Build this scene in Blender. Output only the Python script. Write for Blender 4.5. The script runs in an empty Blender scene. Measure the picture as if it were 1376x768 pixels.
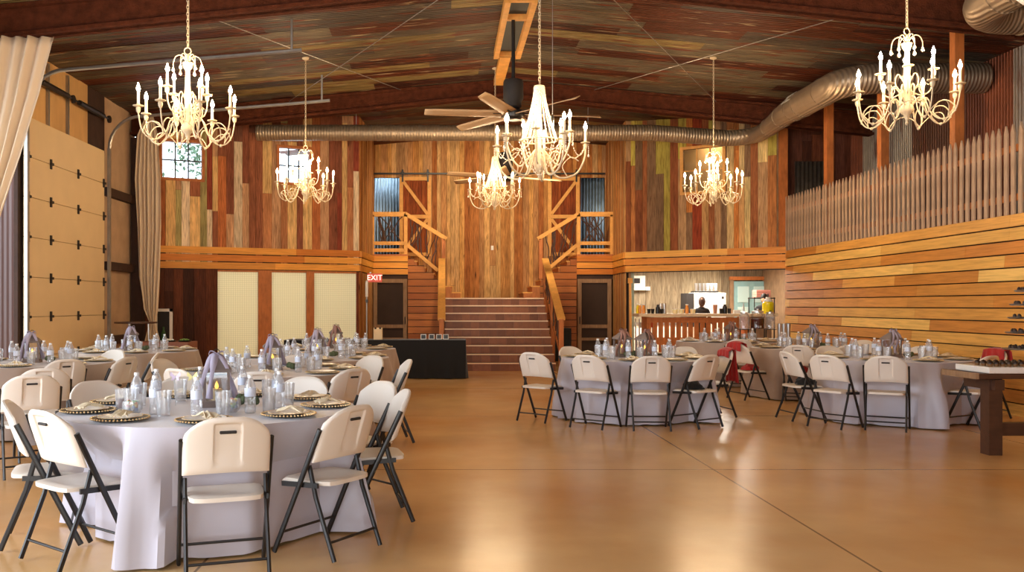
import bpy, bmesh, math, random
from math import sin, cos, pi, sqrt, atan2, radians, floor
from mathutils import Vector as V, Matrix as MX
rnd = random.Random(11)
SC = bpy.context.scene
C = SC.collection
# ---------------------------------------------------------------- camera frame (metres; camera looks along +Y)
F, CX, CY, H = 1180.0, 597.0, 410.0, 1.42
def wx(px, d): return (px - CX) * d / F
def wz(py, d): return H - (py - CY) * d / F
def px_of(p): return CX + F * p[0] / p[1]
def S(r, g, b):
    f = lambda c: (c / 12.92) if c <= .04045 else ((c + .055) / 1.055) ** 2.4
    return (f(r / 255), f(g / 255), f(b / 255))

# ---------------------------------------------------------------- mesh builder
class MB:
    def __init__(s): s.v = []; s.f = []; s.c = []; s.s = []; s.uv = None
    def add(s, vs, fs, smooth=False, col=None):
        b = len(s.v); s.v.extend([tuple(p) for p in vs])
        for f in fs: s.f.append(tuple(b + i for i in f)); s.c.append(col); s.s.append(smooth)
        return s
    def hexa(s, p, col=None):   # p: 4 bottom ccw, 4 top
        return s.add(p, [(3, 2, 1, 0), (4, 5, 6, 7), (0, 1, 5, 4), (1, 2, 6, 5), (2, 3, 7, 6), (3, 0, 4, 7)], False, col)
    def box(s, c, size, rz=0, col=None, m=None):
        x, y, z = size[0] / 2, size[1] / 2, size[2] / 2
        p = [V((a, b, q)) for q in (-z, z) for a, b in ((-x, -y), (x, -y), (x, y), (-x, y))]
        if m is not None: p = [m @ q for q in p]
        if rz: r = MX.Rotation(rz, 3, 'Z'); p = [r @ q for q in p]
        c = V(c)
        return s.hexa([q + c for q in p], col)
    def bar(s, a, b, w, h, up=(0, 0, 1), col=None):   # rectangular bar from a to b
        a, b = V(a), V(b); t = (b - a).normalized(); u = V(up)
        sd = t.cross(u)
        if sd.length < 1e-4: sd = t.cross(V((0, 1, 0)))
        sd.normalize(); u = sd.cross(t).normalized()
        q = lambda o, i, j: o + sd * (w / 2 * i) + u * (h / 2 * j)
        return s.hexa([q(a, -1, -1), q(a, 1, -1), q(b, 1, -1), q(b, -1, -1), q(a, -1, 1), q(a, 1, 1), q(b, 1, 1), q(b, -1, 1)], col)
    def tube(s, pts, r, seg=8, closed=False, caps=True, smooth=True, col=None, flat=None):
        pts = [V(p) for p in pts]; n = len(pts)
        rr = r if isinstance(r, (list, tuple)) else [r] * n
        T = []
        for i in range(n):
            if closed: t = pts[(i + 1) % n] - pts[i - 1]
            else: t = pts[min(i + 1, n - 1)] - pts[max(i - 1, 0)]
            T.append(t.normalized() if t.length > 1e-9 else V((0, 0, 1)))
        ref = V((0, 0, 1)) if abs(T[0].z) < .9 else V((0, 1, 0))
        u = T[0].cross(ref).normalized(); vs = []
        for i in range(n):
            u = (u - T[i] * u.dot(T[i]))
            u = u.normalized() if u.length > 1e-6 else T[i].orthogonal().normalized()
            w = T[i].cross(u)
            for k in range(seg):
                a = 2 * pi * k / seg
                vs.append(pts[i] + (u * cos(a) + w * sin(a) * (flat or 1)) * rr[i])
        fs = []
        for i in range(n if closed else n - 1):
            j = (i + 1) % n
            for k in range(seg):
                l = (k + 1) % seg
                fs.append((i * seg + k, i * seg + l, j * seg + l, j * seg + k))
        if caps and not closed:
            fs.append(tuple(range(seg))[::-1]); fs.append(tuple((n - 1) * seg + k for k in range(seg)))
        return s.add(vs, fs, smooth, col)
    def lathe(s, prof, seg=20, c=(0, 0, 0), caps=True, smooth=True, col=None):
        vs = []; fs = []; n = len(prof)
        for r, z in prof:
            for k in range(seg):
                a = 2 * pi * k / seg; vs.append((c[0] + r * cos(a), c[1] + r * sin(a), c[2] + z))
        for i in range(n - 1):
            for k in range(seg):
                l = (k + 1) % seg
                fs.append((i * seg + k, i * seg + l, (i + 1) * seg + l, (i + 1) * seg + k))
        if caps:
            if prof[0][0] > 1e-5: fs.append(tuple(range(seg))[::-1])
            if prof[-1][0] > 1e-5: fs.append(tuple((n - 1) * seg + k for k in range(seg)))
        return s.add(vs, fs, smooth, col)
    def ball(s, c, r, seg=8, rings=5, sz=1, col=None):
        return s.lathe([(max(r * sin(pi * i / rings), 1e-4), -r * sz * cos(pi * i / rings)) for i in range(rings + 1)], seg, c, False, True, col)
    def grid(s, P, smooth=True, col=None, flip=False):
        n, m = len(P), len(P[0]); vs = [p for row in P for p in row]; fs = []
        for i in range(n - 1):
            for j in range(m - 1):
                f = (i * m + j, i * m + j + 1, (i + 1) * m + j + 1, (i + 1) * m + j)
                fs.append(f[::-1] if flip else f)
        return s.add(vs, fs, smooth, col)
    def build(s, name, mat, parent=None, loc=None, bevel=0, solid=0, subsurf=0, offset=-1):
        me = bpy.data.meshes.new(name); me.from_pydata(s.v, [], s.f); me.update()
        me.polygons.foreach_set('use_smooth', s.s)
        if any(s.s) and not subsurf:
            try: me.set_sharp_from_angle(angle=radians(42))
            except Exception: pass
        if any(c is not None for c in s.c):
            at = me.color_attributes.new('Col', 'FLOAT_COLOR', 'CORNER'); k = 0; buf = []
            for p, c in zip(me.polygons, s.c):
                c = c or (1, 1, 1)
                for _ in range(p.loop_total): buf.extend((c[0], c[1], c[2], 1.0))
            at.data.foreach_set('color', buf)
        me.materials.append(mat)
        o = bpy.data.objects.new(name, me); C.objects.link(o)
        if parent is not None: o.parent = parent
        if loc is not None: o.location = loc
        if solid:
            m = o.modifiers.new('s', 'SOLIDIFY'); m.thickness = solid; m.offset = offset
        if bevel:
            m = o.modifiers.new('b', 'BEVEL'); m.width = bevel; m.segments = 2; m.limit_method = 'ANGLE'; m.angle_limit = radians(40)
        if subsurf:
            m = o.modifiers.new('u', 'SUBSURF'); m.levels = subsurf; m.render_levels = subsurf
        return o
def tag(o, label, cat, group=None, kind=None):
    o['label'] = label; o['category'] = cat
    if group: o['group'] = group
    if kind: o['kind'] = kind
    return o
def thing(name, label, cat, loc=(0, 0, 0), rz=0, group=None, kind=None):
    o = bpy.data.objects.new(name, None); C.objects.link(o); o.empty_display_size = .1
    o.location = loc; o.rotation_euler = (0, 0, rz)
    return tag(o, label, cat, group, kind)
def struct(o, label, cat='room'): return tag(o, label, cat, None, 'structure')
def dup(r, loc, rz=0, label=None, group=None, scale=None):
    n = r.copy(); C.objects.link(n); n.location = loc; n.rotation_euler = (0, 0, rz)
    if scale: n.scale = scale
    if label: n['label'] = label
    if group: n['group'] = group
    def rec(a, b):
        for ch in a.children:
            c = ch.copy(); C.objects.link(c); c.parent = b; rec(ch, c)
    rec(r, n)
    return n

# ---------------------------------------------------------------- materials
def mat(name, col=(.5, .5, .5), rough=.5, metal=0.0, spec=.5, var=0.0, vscale=6.0, stretch=None, bump=0.0, bscale=30.0, attr=False,
        emit=None, estr=0.0, grain=None, rust=None, sheen=0, trans=0, wave=None, stains=None, coat=0):
    m = bpy.data.materials.new(name); m.use_nodes = True; nt = m.node_tree; N = nt.nodes; L = nt.links
    b = N['Principled BSDF']
    b.inputs['Roughness'].default_value = rough; b.inputs['Metallic'].default_value = metal
    b.inputs['Specular IOR Level'].default_value = spec
    if coat: b.inputs['Coat Weight'].default_value = coat; b.inputs['Coat Roughness'].default_value = .15
    if sheen: b.inputs['Sheen Weight'].default_value = sheen
    if trans: b.inputs['Transmission Weight'].default_value = trans
    tc = N.new('ShaderNodeTexCoord')
    def noise(scale, st=None, detail=4, w=None):
        mp = N.new('ShaderNodeMapping'); L.new(tc.outputs['Object'], mp.inputs['Vector'])
        if st: mp.inputs['Scale'].default_value = st
        n = N.new('ShaderNodeTexNoise'); n.inputs['Scale'].default_value = scale; n.inputs['Detail'].default_value = detail
        L.new(mp.outputs['Vector'], n.inputs['Vector']); return n
    def mix(kind, fac, a, bcol):
        x = N.new('ShaderNodeMix'); x.data_type = 'RGBA'; x.blend_type = kind
        for k, v_ in ((0, fac), (6, a), (7, bcol)):
            if hasattr(v_, 'links'): L.new(v_, x.inputs[k])
            elif isinstance(v_, tuple): x.inputs[k].default_value = (*v_, 1)
            else: x.inputs[k].default_value = v_
        return x.outputs[2]
    def ramp(src, p0, p1):
        r = N.new('ShaderNodeMapRange'); r.inputs[1].default_value = p0; r.inputs[2].default_value = p1
        L.new(src, r.inputs[0]); return r.outputs[0]
    if attr:
        a = N.new('ShaderNodeAttribute'); a.attribute_name = 'Col'; out = a.outputs['Color']
    else:
        rg = N.new('ShaderNodeRGB'); rg.outputs[0].default_value = (*col, 1); out = rg.outputs[0]
    if var:
        n = noise(vscale, stretch); f = ramp(n.outputs['Fac'], .3, .7)
        lo = mix('MULTIPLY', 1.0, out, (1 - var,) * 3); hi = mix('MULTIPLY', 1.0, out, (1 + var,) * 3)
        out = mix('MIX', f, lo, hi)
    if grain:      # (scale, stretch, strength): wood grain streaks
        n = noise(grain[0], grain[1], 6); f = ramp(n.outputs['Fac'], .42, .68)
        dk = mix('MULTIPLY', 1.0, out, (.42, .36, .32)); out = mix('MIX', N_mul(N, L, f, grain[2]), out, dk)
    if rust:       # (scale, stretch, colour, lo, hi)
        n = noise(rust[0], rust[1], 8); f = ramp(n.outputs['Fac'], rust[3], rust[4]); out = mix('MIX', f, out, rust[2])
    if stains:
        for (sc_, st, colr, lo, hi) in stains:
            n = noise(sc_, st, 6); f = ramp(n.outputs['Fac'], lo, hi); out = mix('MIX', f, out, colr)
    L.new(out, b.inputs['Base Color'])
    hgt = None
    if bump:
        n = noise(bscale, stretch); hgt = n.outputs['Fac']
    if wave:       # (axis, period, height): corrugation
        sp = N.new('ShaderNodeSeparateXYZ'); L.new(tc.outputs['Object'], sp.inputs[0])
        mu = N.new('ShaderNodeMath'); mu.operation = 'MULTIPLY'; mu.inputs[1].default_value = 2 * pi / wave[1]; L.new(sp.outputs[wave[0]], mu.inputs[0])
        si = N.new('ShaderNodeMath'); si.operation = 'SINE'; L.new(mu.outputs[0], si.inputs[0]); hgt = si.outputs[0]
    if hgt is not None:
        bp = N.new('ShaderNodeBump'); L.new(hgt, bp.inputs['Height'])
        bp.inputs['Strength'].default_value = bump if not wave else 1.0
        bp.inputs['Distance'].default_value = .02 if not wave else wave[2]
        L.new(bp.outputs[0], b.inputs['Normal'])
    if emit:
        b.inputs['Emission Color'].default_value = (*emit, 1); b.inputs['Emission Strength'].default_value = estr
    return m
def N_mul(N, L, sock, k):
    m = N.new('ShaderNodeMath'); m.operation = 'MULTIPLY'; m.inputs[1].default_value = k; L.new(sock, m.inputs[0]); return m.outputs[0]
def clear_mat(name, tint=(1, 1, 1), fac=.12, diff=0.0, dcol=(1, 1, 1), rough=.04):
    m = bpy.data.materials.new(name); m.use_nodes = True; nt = m.node_tree; N = nt.nodes; L = nt.links
    N.remove(N['Principled BSDF'])
    t = N.new('ShaderNodeBsdfTransparent'); t.inputs[0].default_value = (*tint, 1)
    g = N.new('ShaderNodeBsdfGlossy'); g.inputs['Roughness'].default_value = rough
    lw = N.new('ShaderNodeLayerWeight'); lw.inputs[0].default_value = .35
    ad = N.new('ShaderNodeMath'); ad.operation = 'MULTIPLY_ADD'; ad.inputs[1].default_value = .45; ad.inputs[2].default_value = fac; ad.use_clamp = True
    L.new(lw.outputs['Fresnel'], ad.inputs[0])
    x = N.new('ShaderNodeMixShader'); L.new(ad.outputs[0], x.inputs[0]); L.new(t.outputs[0], x.inputs[1]); L.new(g.outputs[0], x.inputs[2])
    res = x.outputs[0]
    if diff:
        d = N.new('ShaderNodeBsdfDiffuse'); d.inputs[0].default_value = (*dcol, 1)
        y = N.new('ShaderNodeMixShader'); y.inputs[0].default_value = diff; L.new(res, y.inputs[1]); L.new(d.outputs[0], y.inputs[2]); res = y.outputs[0]
    L.new(res, N['Material Output'].inputs[0]); return m
def translucent_mat(name, col, fac=.45, var=.0, stretch=None, vscale=8, grid=None):
    m = bpy.data.materials.new(name); m.use_nodes = True; nt = m.node_tree; N = nt.nodes; L = nt.links
    N.remove(N['Principled BSDF'])
    rg = N.new('ShaderNodeRGB'); rg.outputs[0].default_value = (*col, 1); out = rg.outputs[0]
    if grid:      # woven shade: fine thread lines (axisA, periodA, axisB, periodB, dark)
        tc = N.new('ShaderNodeTexCoord'); sp = N.new('ShaderNodeSeparateXYZ'); L.new(tc.outputs['Object'], sp.inputs[0]); prev = None
        for ax, per in ((grid[0], grid[1]), (grid[2], grid[3])):
            a = N.new('ShaderNodeMath'); a.operation = 'MULTIPLY'; a.inputs[1].default_value = 1 / per; L.new(sp.outputs[ax], a.inputs[0])
            fr = N.new('ShaderNodeMath'); fr.operation = 'FRACT'; L.new(a.outputs[0], fr.inputs[0])
            lt = N.new('ShaderNodeMath'); lt.operation = 'LESS_THAN'; lt.inputs[1].default_value = .14; L.new(fr.outputs[0], lt.inputs[0])
            if prev is None: prev = lt.outputs[0]
            else:
                mx = N.new('ShaderNodeMath'); mx.operation = 'MAXIMUM'; L.new(prev, mx.inputs[0]); L.new(lt.outputs[0], mx.inputs[1]); prev = mx.outputs[0]
        x = N.new('ShaderNodeMix'); x.data_type = 'RGBA'; L.new(N_mul(N, L, prev, grid[4]), x.inputs[0]); L.new(out, x.inputs[6])
        x.inputs[7].default_value = (col[0] * .5, col[1] * .5, col[2] * .45, 1); out = x.outputs[2]
    d = N.new('ShaderNodeBsdfDiffuse'); t = N.new('ShaderNodeBsdfTranslucent')
    L.new(out, d.inputs[0]); L.new(out, t.inputs[0])
    x = N.new('ShaderNodeMixShader'); x.inputs[0].default_value = fac; L.new(d.outputs[0], x.inputs[1]); L.new(t.outputs[0], x.inputs[2])
    L.new(x.outputs[0], N['Material Output'].inputs[0]); return m

WARM = (1.0, .62, .30)
M = {}
M['plank'] = mat('barn_plank', attr=True, rough=.75, spec=.25, var=.24, vscale=2.5, stretch=(4, 4, .7), grain=(8, (9, 9, .5), .85), bump=.3, bscale=14, stains=[(3, (3, 3, .8), S(70, 36, 22), .66, .80)])
M['plankh'] = mat('siding_board', attr=True, rough=.55, spec=.3, var=.10, vscale=2.0, stretch=(.6, .6, 5), grain=(5, (.5, .5, 10), .34))
M['beam'] = mat('fireproofed_beam', S(84, 44, 28), rough=.95, spec=.1, var=.3, vscale=9, bump=.8, bscale=40)
M['tin'] = mat('rusty_tin', attr=True, rough=.55, metal=.25, spec=.4, var=.38, vscale=3.2, stretch=(.5, 3, 3),
               rust=(3.2, (.4, 2.6, 2.6), S(112, 52, 26), .54, .66), stains=[(4.0, (.3, 3, 3), S(186, 164, 128), .62, .72)], wave=(1, .075, .012))
M['tinv'] = mat('rusty_tin_upright', attr=True, rough=.55, metal=.25, var=.2, vscale=3, rust=(2.5, (2, 2, .5), S(96, 48, 26), .58, .72), wave=(1, .075, .012))
M['tinx'] = mat('corrugated_steel', S(150, 165, 175), rough=.38, metal=.7, var=.12, wave=(0, .085, .02))
M['duct'] = mat('galvanised_duct', S(160, 142, 120), rough=.42, metal=.65, var=.10, vscale=3, wave=(0, .06, .004))
M['galv'] = mat('galvanised_steel', S(170, 168, 165), rough=.4, metal=.85, var=.1)
M['cream'] = mat('cream_door_panel', S(232, 205, 160), rough=.6, var=.03, vscale=2)
M['insul'] = mat('wall_insulation', S(190, 160, 130), rough=.7, var=.12, vscale=3)
M['darkwall'] = mat('dark_steel_frame', S(60, 38, 28), rough=.8, var=.2)
M['plywood'] = mat('plywood', S(215, 170, 110), rough=.7, var=.12, vscale=3, stretch=(1, 1, .4), grain=(3, (1, 1, .3), .25))
M['lumber'] = mat('new_lumber', S(232, 170, 88), rough=.6, var=.12, vscale=5, grain=(5, (4, 4, 4), .25))
M['lumbd'] = mat('stained_lumber', S(190, 112, 54), rough=.6, var=.14, vscale=5, grain=(5, (5, 5, 1), .35))
M['picket'] = mat('weathered_picket', S(188, 158, 130), rough=.85, var=.2, vscale=7, stretch=(3, 3, .6), grain=(7, (6, 6, .5), .4))
M['tile'] = mat('stair_tile', S(122, 62, 38), rough=.45, attr=True, var=.12, vscale=9)
M['nosing'] = mat('stair_nosing', S(244, 212, 178), rough=.4)
M['black'] = mat('black_metal', S(28, 26, 26), rough=.38, spec=.5)
M['blackfab'] = mat('black_cloth', S(14, 13, 14), rough=.9, sheen=.2)
M['plastic'] = mat('white_plastic', S(228, 218, 206), rough=.42, spec=.45, bump=.03, bscale=200)
M['slot'] = mat('dark_slot', S(40, 34, 32), rough=.7)
M['satin'] = mat('grey_satin', S(186, 183, 196), rough=.45, spec=.5, sheen=.3, var=.03, vscale=4)
M['taupe'] = mat('warm_lit_satin', S(168, 148, 134), rough=.55, sheen=.3, var=.04)  # the grey satin again, with warm lamplight put into its colour
M['brown_cloth'] = mat('brown_cloth', S(140, 90, 70), rough=.8)
M['curtain'] = translucent_mat('sheer_curtain', S(240, 222, 198), .22)
M['ivory'] = mat('ivory_metal', S(214, 196, 164), rough=.4, spec=.4)
M['sleeve'] = mat('candle_sleeve', S(250, 240, 220), rough=.5)
M['bulb'] = mat('lit_bulb', (1, .8, .5), rough=.4, emit=(1.0, .72, .42), estr=590)
M['bead'] = mat('crystal_bead', S(245, 228, 205), rough=.12, spec=.8)
M['clear'] = clear_mat('clear_glass', (.98, .985, .99), .07, .14, (.95, .95, .97))
M['bottle'] = clear_mat('clear_plastic', (.98, .985, .99), .08, .20, (.95, .95, .98))
M['pane'] = clear_mat('window_pane', (.97, .98, 1), .05, .0)
M['tea'] = mat('iced_tea', S(120, 40, 12), rough=.1)
M['lab'] = mat('bottle_label', S(214, 222, 240), rough=.4)
M['cap'] = mat('bottle_cap', S(240, 240, 240), rough=.4)
M['charger'] = mat('black_charger', S(22, 20, 20), rough=.3)
M['gold'] = mat('gold_rim', S(230, 200, 150), rough=.3, metal=.6)
M['china'] = mat('white_china', S(240, 234, 224), rough=.3)
M['lant'] = mat('lantern_wood', S(128, 112, 104), rough=.7, var=.2)
M['ribbon'] = translucent_mat('sheer_ribbon', S(206, 198, 216), .35)
M['ribbonp'] = translucent_mat('dusky_ribbon', S(190, 150, 140), .3)
M['flame'] = mat('candle_flame', (1, .6, .1), emit=(1, .5, .06), estr=3.0)
M['wax'] = mat('candle_wax', S(236, 206, 150), rough=.5)
M['moss'] = mat('moss', S(88, 98, 70), rough=.95, var=.3, vscale=40)
M['red'] = mat('red_cloth', S(170, 22, 22), rough=.75, var=.15, sheen=.2)
M['fanblade'] = mat('fan_blade', S(206, 172, 132), rough=.5)
M['darkwood'] = mat('dark_wood', S(74, 44, 28), rough=.5, var=.2, grain=(4, (1, 6, 6), .4))
M['white'] = mat('white_paint', S(240, 238, 232), rough=.5)
M['screen'] = mat('door_screen', S(52, 34, 24), rough=.8, var=.15, vscale=3)
M['greywood'] = mat('grey_wood', S(150, 118, 88), rough=.75, var=.15, vscale=5, grain=(6, (6, 6, .6), .4))
M['steel'] = mat('stainless', S(200, 200, 198), rough=.28, metal=.9)
M['fridge'] = mat('appliance_white', S(238, 236, 228), rough=.35)
M['skin'] = mat('skin', S(214, 160, 126), rough=.5)
M['hair'] = mat('brown_hair', S(74, 42, 26), rough=.6, var=.2, vscale=30)
M['hairb'] = mat('black_hair', S(26, 20, 18), rough=.6)
M['shirt'] = mat('dark_shirt', S(34, 32, 36), rough=.85)
M['yellow'] = mat('lemonade', S(246, 226, 30), rough=.2)
M['orange'] = mat('orange_juice', S(236, 150, 50), rough=.3)
M['chocolate'] = mat('chocolate', S(44, 24, 18), rough=.45, var=.2, vscale=30)
# ================================================================= THE SETTING
XL, XR, XO, RX = -6.5, 7.4, 8.9, 1.2
def zc(x): return 6.12 - .09 * abs(x - RX)
# ---- floor: stained, sealed concrete with saw-cut joints
def floor_mat():
    m = mat('stained_concrete', S(226, 184, 126), rough=.3, spec=.45, var=.10, vscale=1.6,
            stains=[(.35, (1, 1.25, 1), S(204, 138, 74), .38, .80), (.7, (1.3, .8, 1), S(230, 194, 142), .46, .9)])
    nt = m.node_tree; N = nt.nodes; L = nt.links; b = N['Principled BSDF']
    src = b.inputs['Base Color'].links[0].from_socket
    tc = N.new('ShaderNodeTexCoord'); sp = N.new('ShaderNodeSeparateXYZ'); L.new(tc.outputs['Object'], sp.inputs[0])
    acc = None
    for ax, vals, w in ((0, (-1.33, 2.33, 5.95), .008), (1, (7.6, 11.3, 15.0), .009)):
        for v_ in vals:
            c = N.new('ShaderNodeMath'); c.operation = 'COMPARE'; c.inputs[1].default_value = v_; c.inputs[2].default_value = w; L.new(sp.outputs[ax], c.inputs[0])
            if acc is None: acc = c.outputs[0]
            else:
                a = N.new('ShaderNodeMath'); a.operation = 'MAXIMUM'; L.new(acc, a.inputs[0]); L.new(c.outputs[0], a.inputs[1]); acc = a.outputs[0]
    x = N.new('ShaderNodeMix'); x.data_type = 'RGBA'; L.new(N_mul(N, L, acc, .7), x.inputs[0]); L.new(src, x.inputs[6]); x.inputs[7].default_value = (*S(70, 42, 24), 1)
    L.new(x.outputs[2], b.inputs['Base Color'])
    n = N.new('ShaderNodeTexNoise'); n.inputs['Scale'].default_value = 2.2; n.inputs['Detail'].default_value = 3; L.new(tc.outputs['Object'], n.inputs['Vector'])
    mr = N.new('ShaderNodeMapRange'); mr.inputs[3].default_value = .20; mr.inputs[4].default_value = .29; L.new(n.outputs['Fac'], mr.inputs[0]); L.new(mr.outputs[0], b.inputs['Roughness'])
    return m
fl = MB(); fl.hexa([(-9.5, -4, -.1), (10, -4, -.1), (10, 26, -.1), (-9.5, 26, -.1), (-9.5, -4, 0), (10, -4, 0), (10, 26, 0), (-9.5, 26, 0)])
struct(fl.build('floor', floor_mat()), 'stained orange brown concrete floor with saw-cut joints', 'floor')

def pick(pal, r): return pal[min(int(r.random() * len(pal)), len(pal) - 1)]
def jit(c, r, a=.14):
    k = 1 + (r.random() * 2 - 1) * a; return (c[0] * k, c[1] * k, c[2] * k)
# ---- ceiling: reclaimed tin sheets laid eave to ridge
TIN = [S(81, 35, 13), S(61, 26, 13), S(88, 40, 16), S(104, 93, 75), S(89, 79, 65), S(97, 84, 63), S(69, 28, 13), S(133, 114, 70), S(82, 72, 62), S(74, 30, 14), S(93, 82, 66), S(76, 67, 57)]
r = random.Random(5); ce = MB(); y = -4.0
while y < 24.3:
    w = .34 + r.random() * .14
    for x0, x1 in ((XL - .1, RX), (RX, XO + .1)):
        x = x0 - r.random() * 1.5
        while x < x1:
            l = 1.4 + r.random() * 3.0; a, b = max(x, x0), min(x + l, x1)
            if b > a and not (b < -2.3 and y > 18.9 + .44 * ((a + b) / 2 + 6.5)):
                o = r.random() * .012; c = jit(pick(TIN, r), r)
                ce.add([(a, y, zc(a) - o), (b, y, zc(b) - o), (b, y + w + .02, zc(b) - o - .003), (a, y + w + .02, zc(a) - o - .003)], [(0, 3, 2, 1)], False, c)
            x += l
    y += w
struct(ce.build('ceiling', M['tin']), 'low gabled ceiling of rusty and grey reclaimed tin sheets', 'ceiling')
rf = MB()
for a, b, ya, yb in ((XL - .4, -2.05, 18.45, 20.6), (-2.05, RX, 26, 26), (RX, XO + .4, 26, 26)):
    rf.hexa([(a, -4.2, zc(a) + .02), (b, -4.2, zc(b) + .02), (b, yb, zc(b) + .02), (a, ya, zc(a) + .02), (a, -4.2, zc(a) + .12), (b, -4.2, zc(b) + .12), (b, yb, zc(b) + .12), (a, ya, zc(a) + .12)])
struct(rf.build('roof', M['darkwall']), 'unseen roof deck added above the tin ceiling to keep light out', 'roof')  # opaque deck added over the sheets to make the ceiling light-tight
# ---- roof beams
def beam(d, name, label):
    mb = MB()
    for xa, xb in ((XL, RX), (RX, XO)):
        bt = lambda x: 5.76 - .105 * abs(x - RX)
        for (y0, y1, zb, zt) in ((-.05, .05, lambda x: bt(x), lambda x: zc(x) - .0), (-.13, .13, lambda x: bt(x) - .0, lambda x: bt(x) + .05), (-.13, .13, lambda x: zc(x) - .07, lambda x: zc(x) - .02)):
            mb.hexa([(xa, d + y0, zb(xa)), (xb, d + y0, zb(xb)), (xb, d + y1, zb(xb)), (xa, d + y1, zb(xa)), (xa, d + y0, zt(xa)), (xb, d + y0, zt(xb)), (xb, d + y1, zt(xb)), (xa, d + y1, zt(xa))])
    return struct(mb.build(name, M['beam']), label, 'beam')
beam(18.3, 'roof_beam', 'dark fireproofed roof beam in front of the plank walls')
beam(11.9, 'roof_beam', 'dark fireproofed roof beam over the front tables')
beam(5.4, 'roof_beam', 'dark fireproofed roof beam above the camera end')
cl = MB(); cl.box((-6.38, 18.3, 2.45), (.24, .16, 4.9)); struct(cl.build('pillar_left', M['darkwall']), 'dark steel column in the corner behind the far curtain', 'pillar')
# ---- plank walls
def planks(p0, p1, z0, z1, pal, w=(.11, .22), seg=(1.1, 3.4), holes=(), seed=1, topf=True, cutp=.75):
    r = random.Random(seed); mb = MB(); p0 = V((*p0, 0)); p1 = V((*p1, 0)); L_ = (p1 - p0).length; u = (p1 - p0) / L_; n = V((u.y, -u.x, 0))
    cuts = sorted({h for q in holes for h in q[:2]})
    a = 0.0
    while a < L_ - .01:
        b = min(a + w[0] + r.random() * (w[1] - w[0]), L_)
        base = z0; zs = []
        top = min(z1, zc((p0 + u * a).x) + .01, zc((p0 + u * b).x) + .01) if topf else z1
        z = z0
        while z < top:
            l = (seg[0] + r.random() * (seg[1] - seg[0])) if r.random() < cutp else 9
            zs.append((z, min(z + l, top), jit(pick(pal, r), r), r.random() * .014)); z += l
        us = [a] + [c for c in cuts if a + .004 < c < b - .004] + [b]
        for ua, ub in zip(us, us[1:]):
            mid = (ua + ub) / 2
            for (za, zb, c, off) in zs:
                spans = [(za, zb)]
                for (h0, h1, k0, k1) in holes:
                    if h0 < mid < h1:
                        ns = []
                        for (s0, s1) in spans:
                            if s0 < k0: ns.append((s0, min(s1, k0)))
                            if s1 > k1: ns.append((max(s0, k1), s1))
                        spans = ns
                for s0, s1 in spans:
                    if s1 - s0 < .005: continue
                    g = .0025; q = lambda t, o, zz: (p0 + u * t + n * o) + V((0, 0, zz))
                    f = .022 + off
                    mb.hexa([q(ua + g, f, s0 + g), q(ub - g, f, s0 + g), q(ub - g, 0, s0 + g), q(ua + g, 0, s0 + g), q(ua + g, f, s1 - g), q(ub - g, f, s1 - g), q(ub - g, 0, s1 - g), q(ua + g, 0, s1 - g)], c)
        a = b
    # dark sheathing behind the boards, with the same openings
    us = sorted({0.0, L_, *cuts})
    for ua, ub in zip(us, us[1:]):
        mid = (ua + ub) / 2; spans = [(z0, min(z1, zc((p0 + u * ua).x) + .01, zc((p0 + u * ub).x) + .01) if topf else z1)]
        for (h0, h1, k0, k1) in holes:
            if h0 < mid < h1: spans = [t for s0, s1 in spans for t in ((s0, min(s1, k0)), (max(s0, k1), s1)) if t[1] > t[0] + .005]
        for s0, s1 in spans:
            q = lambda t, o, zz: (p0 + u * t + n * o) + V((0, 0, zz))
            mb.hexa([q(ua, 0, s0), q(ub, 0, s0), q(ub, -.06, s0), q(ua, -.06, s0), q(ua, 0, s1), q(ub, 0, s1), q(ub, -.06, s1), q(ua, -.06, s1)], S(30, 18, 12))
    return mb
PAL_L = [S(144, 84, 59), S(197, 133, 88), S(163, 99, 68), S(126, 80, 61), S(210, 162, 121), S(182, 147, 118), S(147, 67, 47), S(194, 115, 66), S(242, 217, 181), S(137, 97, 76), S(235, 192, 128), S(192, 177, 115)]
PAL_R = [S(183, 118, 65), S(211, 161, 102), S(162, 99, 58), S(217, 185, 128), S(184, 168, 77), S(149, 86, 50), S(184, 145, 103), S(150, 64, 34), S(228, 199, 135), S(135, 104, 75), S(205, 129, 62), S(201, 184, 85)]
PAL_C = [S(206, 146, 82), S(188, 122, 66), S(220, 172, 110), S(196, 142, 90), S(170, 104, 54), S(212, 158, 92), S(202, 154, 106), S(182, 116, 60), S(222, 176, 118), S(192, 134, 74)]
PAL_D = [S(84, 44, 28), S(104, 56, 34), S(70, 38, 26), S(118, 60, 34), S(92, 52, 38)]
A, B, Cc = (-6.5, 18.52), (-2.0, 20.5), (-1.88, 22.7)
Lab = sqrt((B[0] - A[0]) ** 2 + (B[1] - A[1]) ** 2)
ul = lambda x: (x - A[0]) / (B[0] - A[0]) * Lab
W1 = (ul(-6.02), ul(-5.27), 4.15, 4.92); W2 = (ul(-3.72), ul(-3.09), 4.19, 4.96)
struct(planks(A, B, 2.3, 6.2, PAL_L, holes=(W1, W2), seed=3).build('wall_rear_left', M['plank']), 'reclaimed barn plank wall above the left fascia', 'wall')
SH = [(ul(-4.96), ul(-4.15), .12, 2.2), (ul(-3.88), ul(-3.15), .12, 2.2), (ul(-2.99), ul(-2.06), .12, 2.2)]
lw = planks(A, B, 0, 2.3, PAL_D, w=(.16, .26), holes=SH, seed=8, topf=False, cutp=.2)
struct(lw.build('wall_rear_left_lower', M['plank']), 'dark stained plank wall under the left fascia', 'wall')
struct(planks(B, Cc, 0, 6.2, PAL_C, w=(.07, .12), seed=9, cutp=.2).build('wall_recess_left', M['plank']), 'narrow plank return wall left of the stair recess', 'wall')
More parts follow.
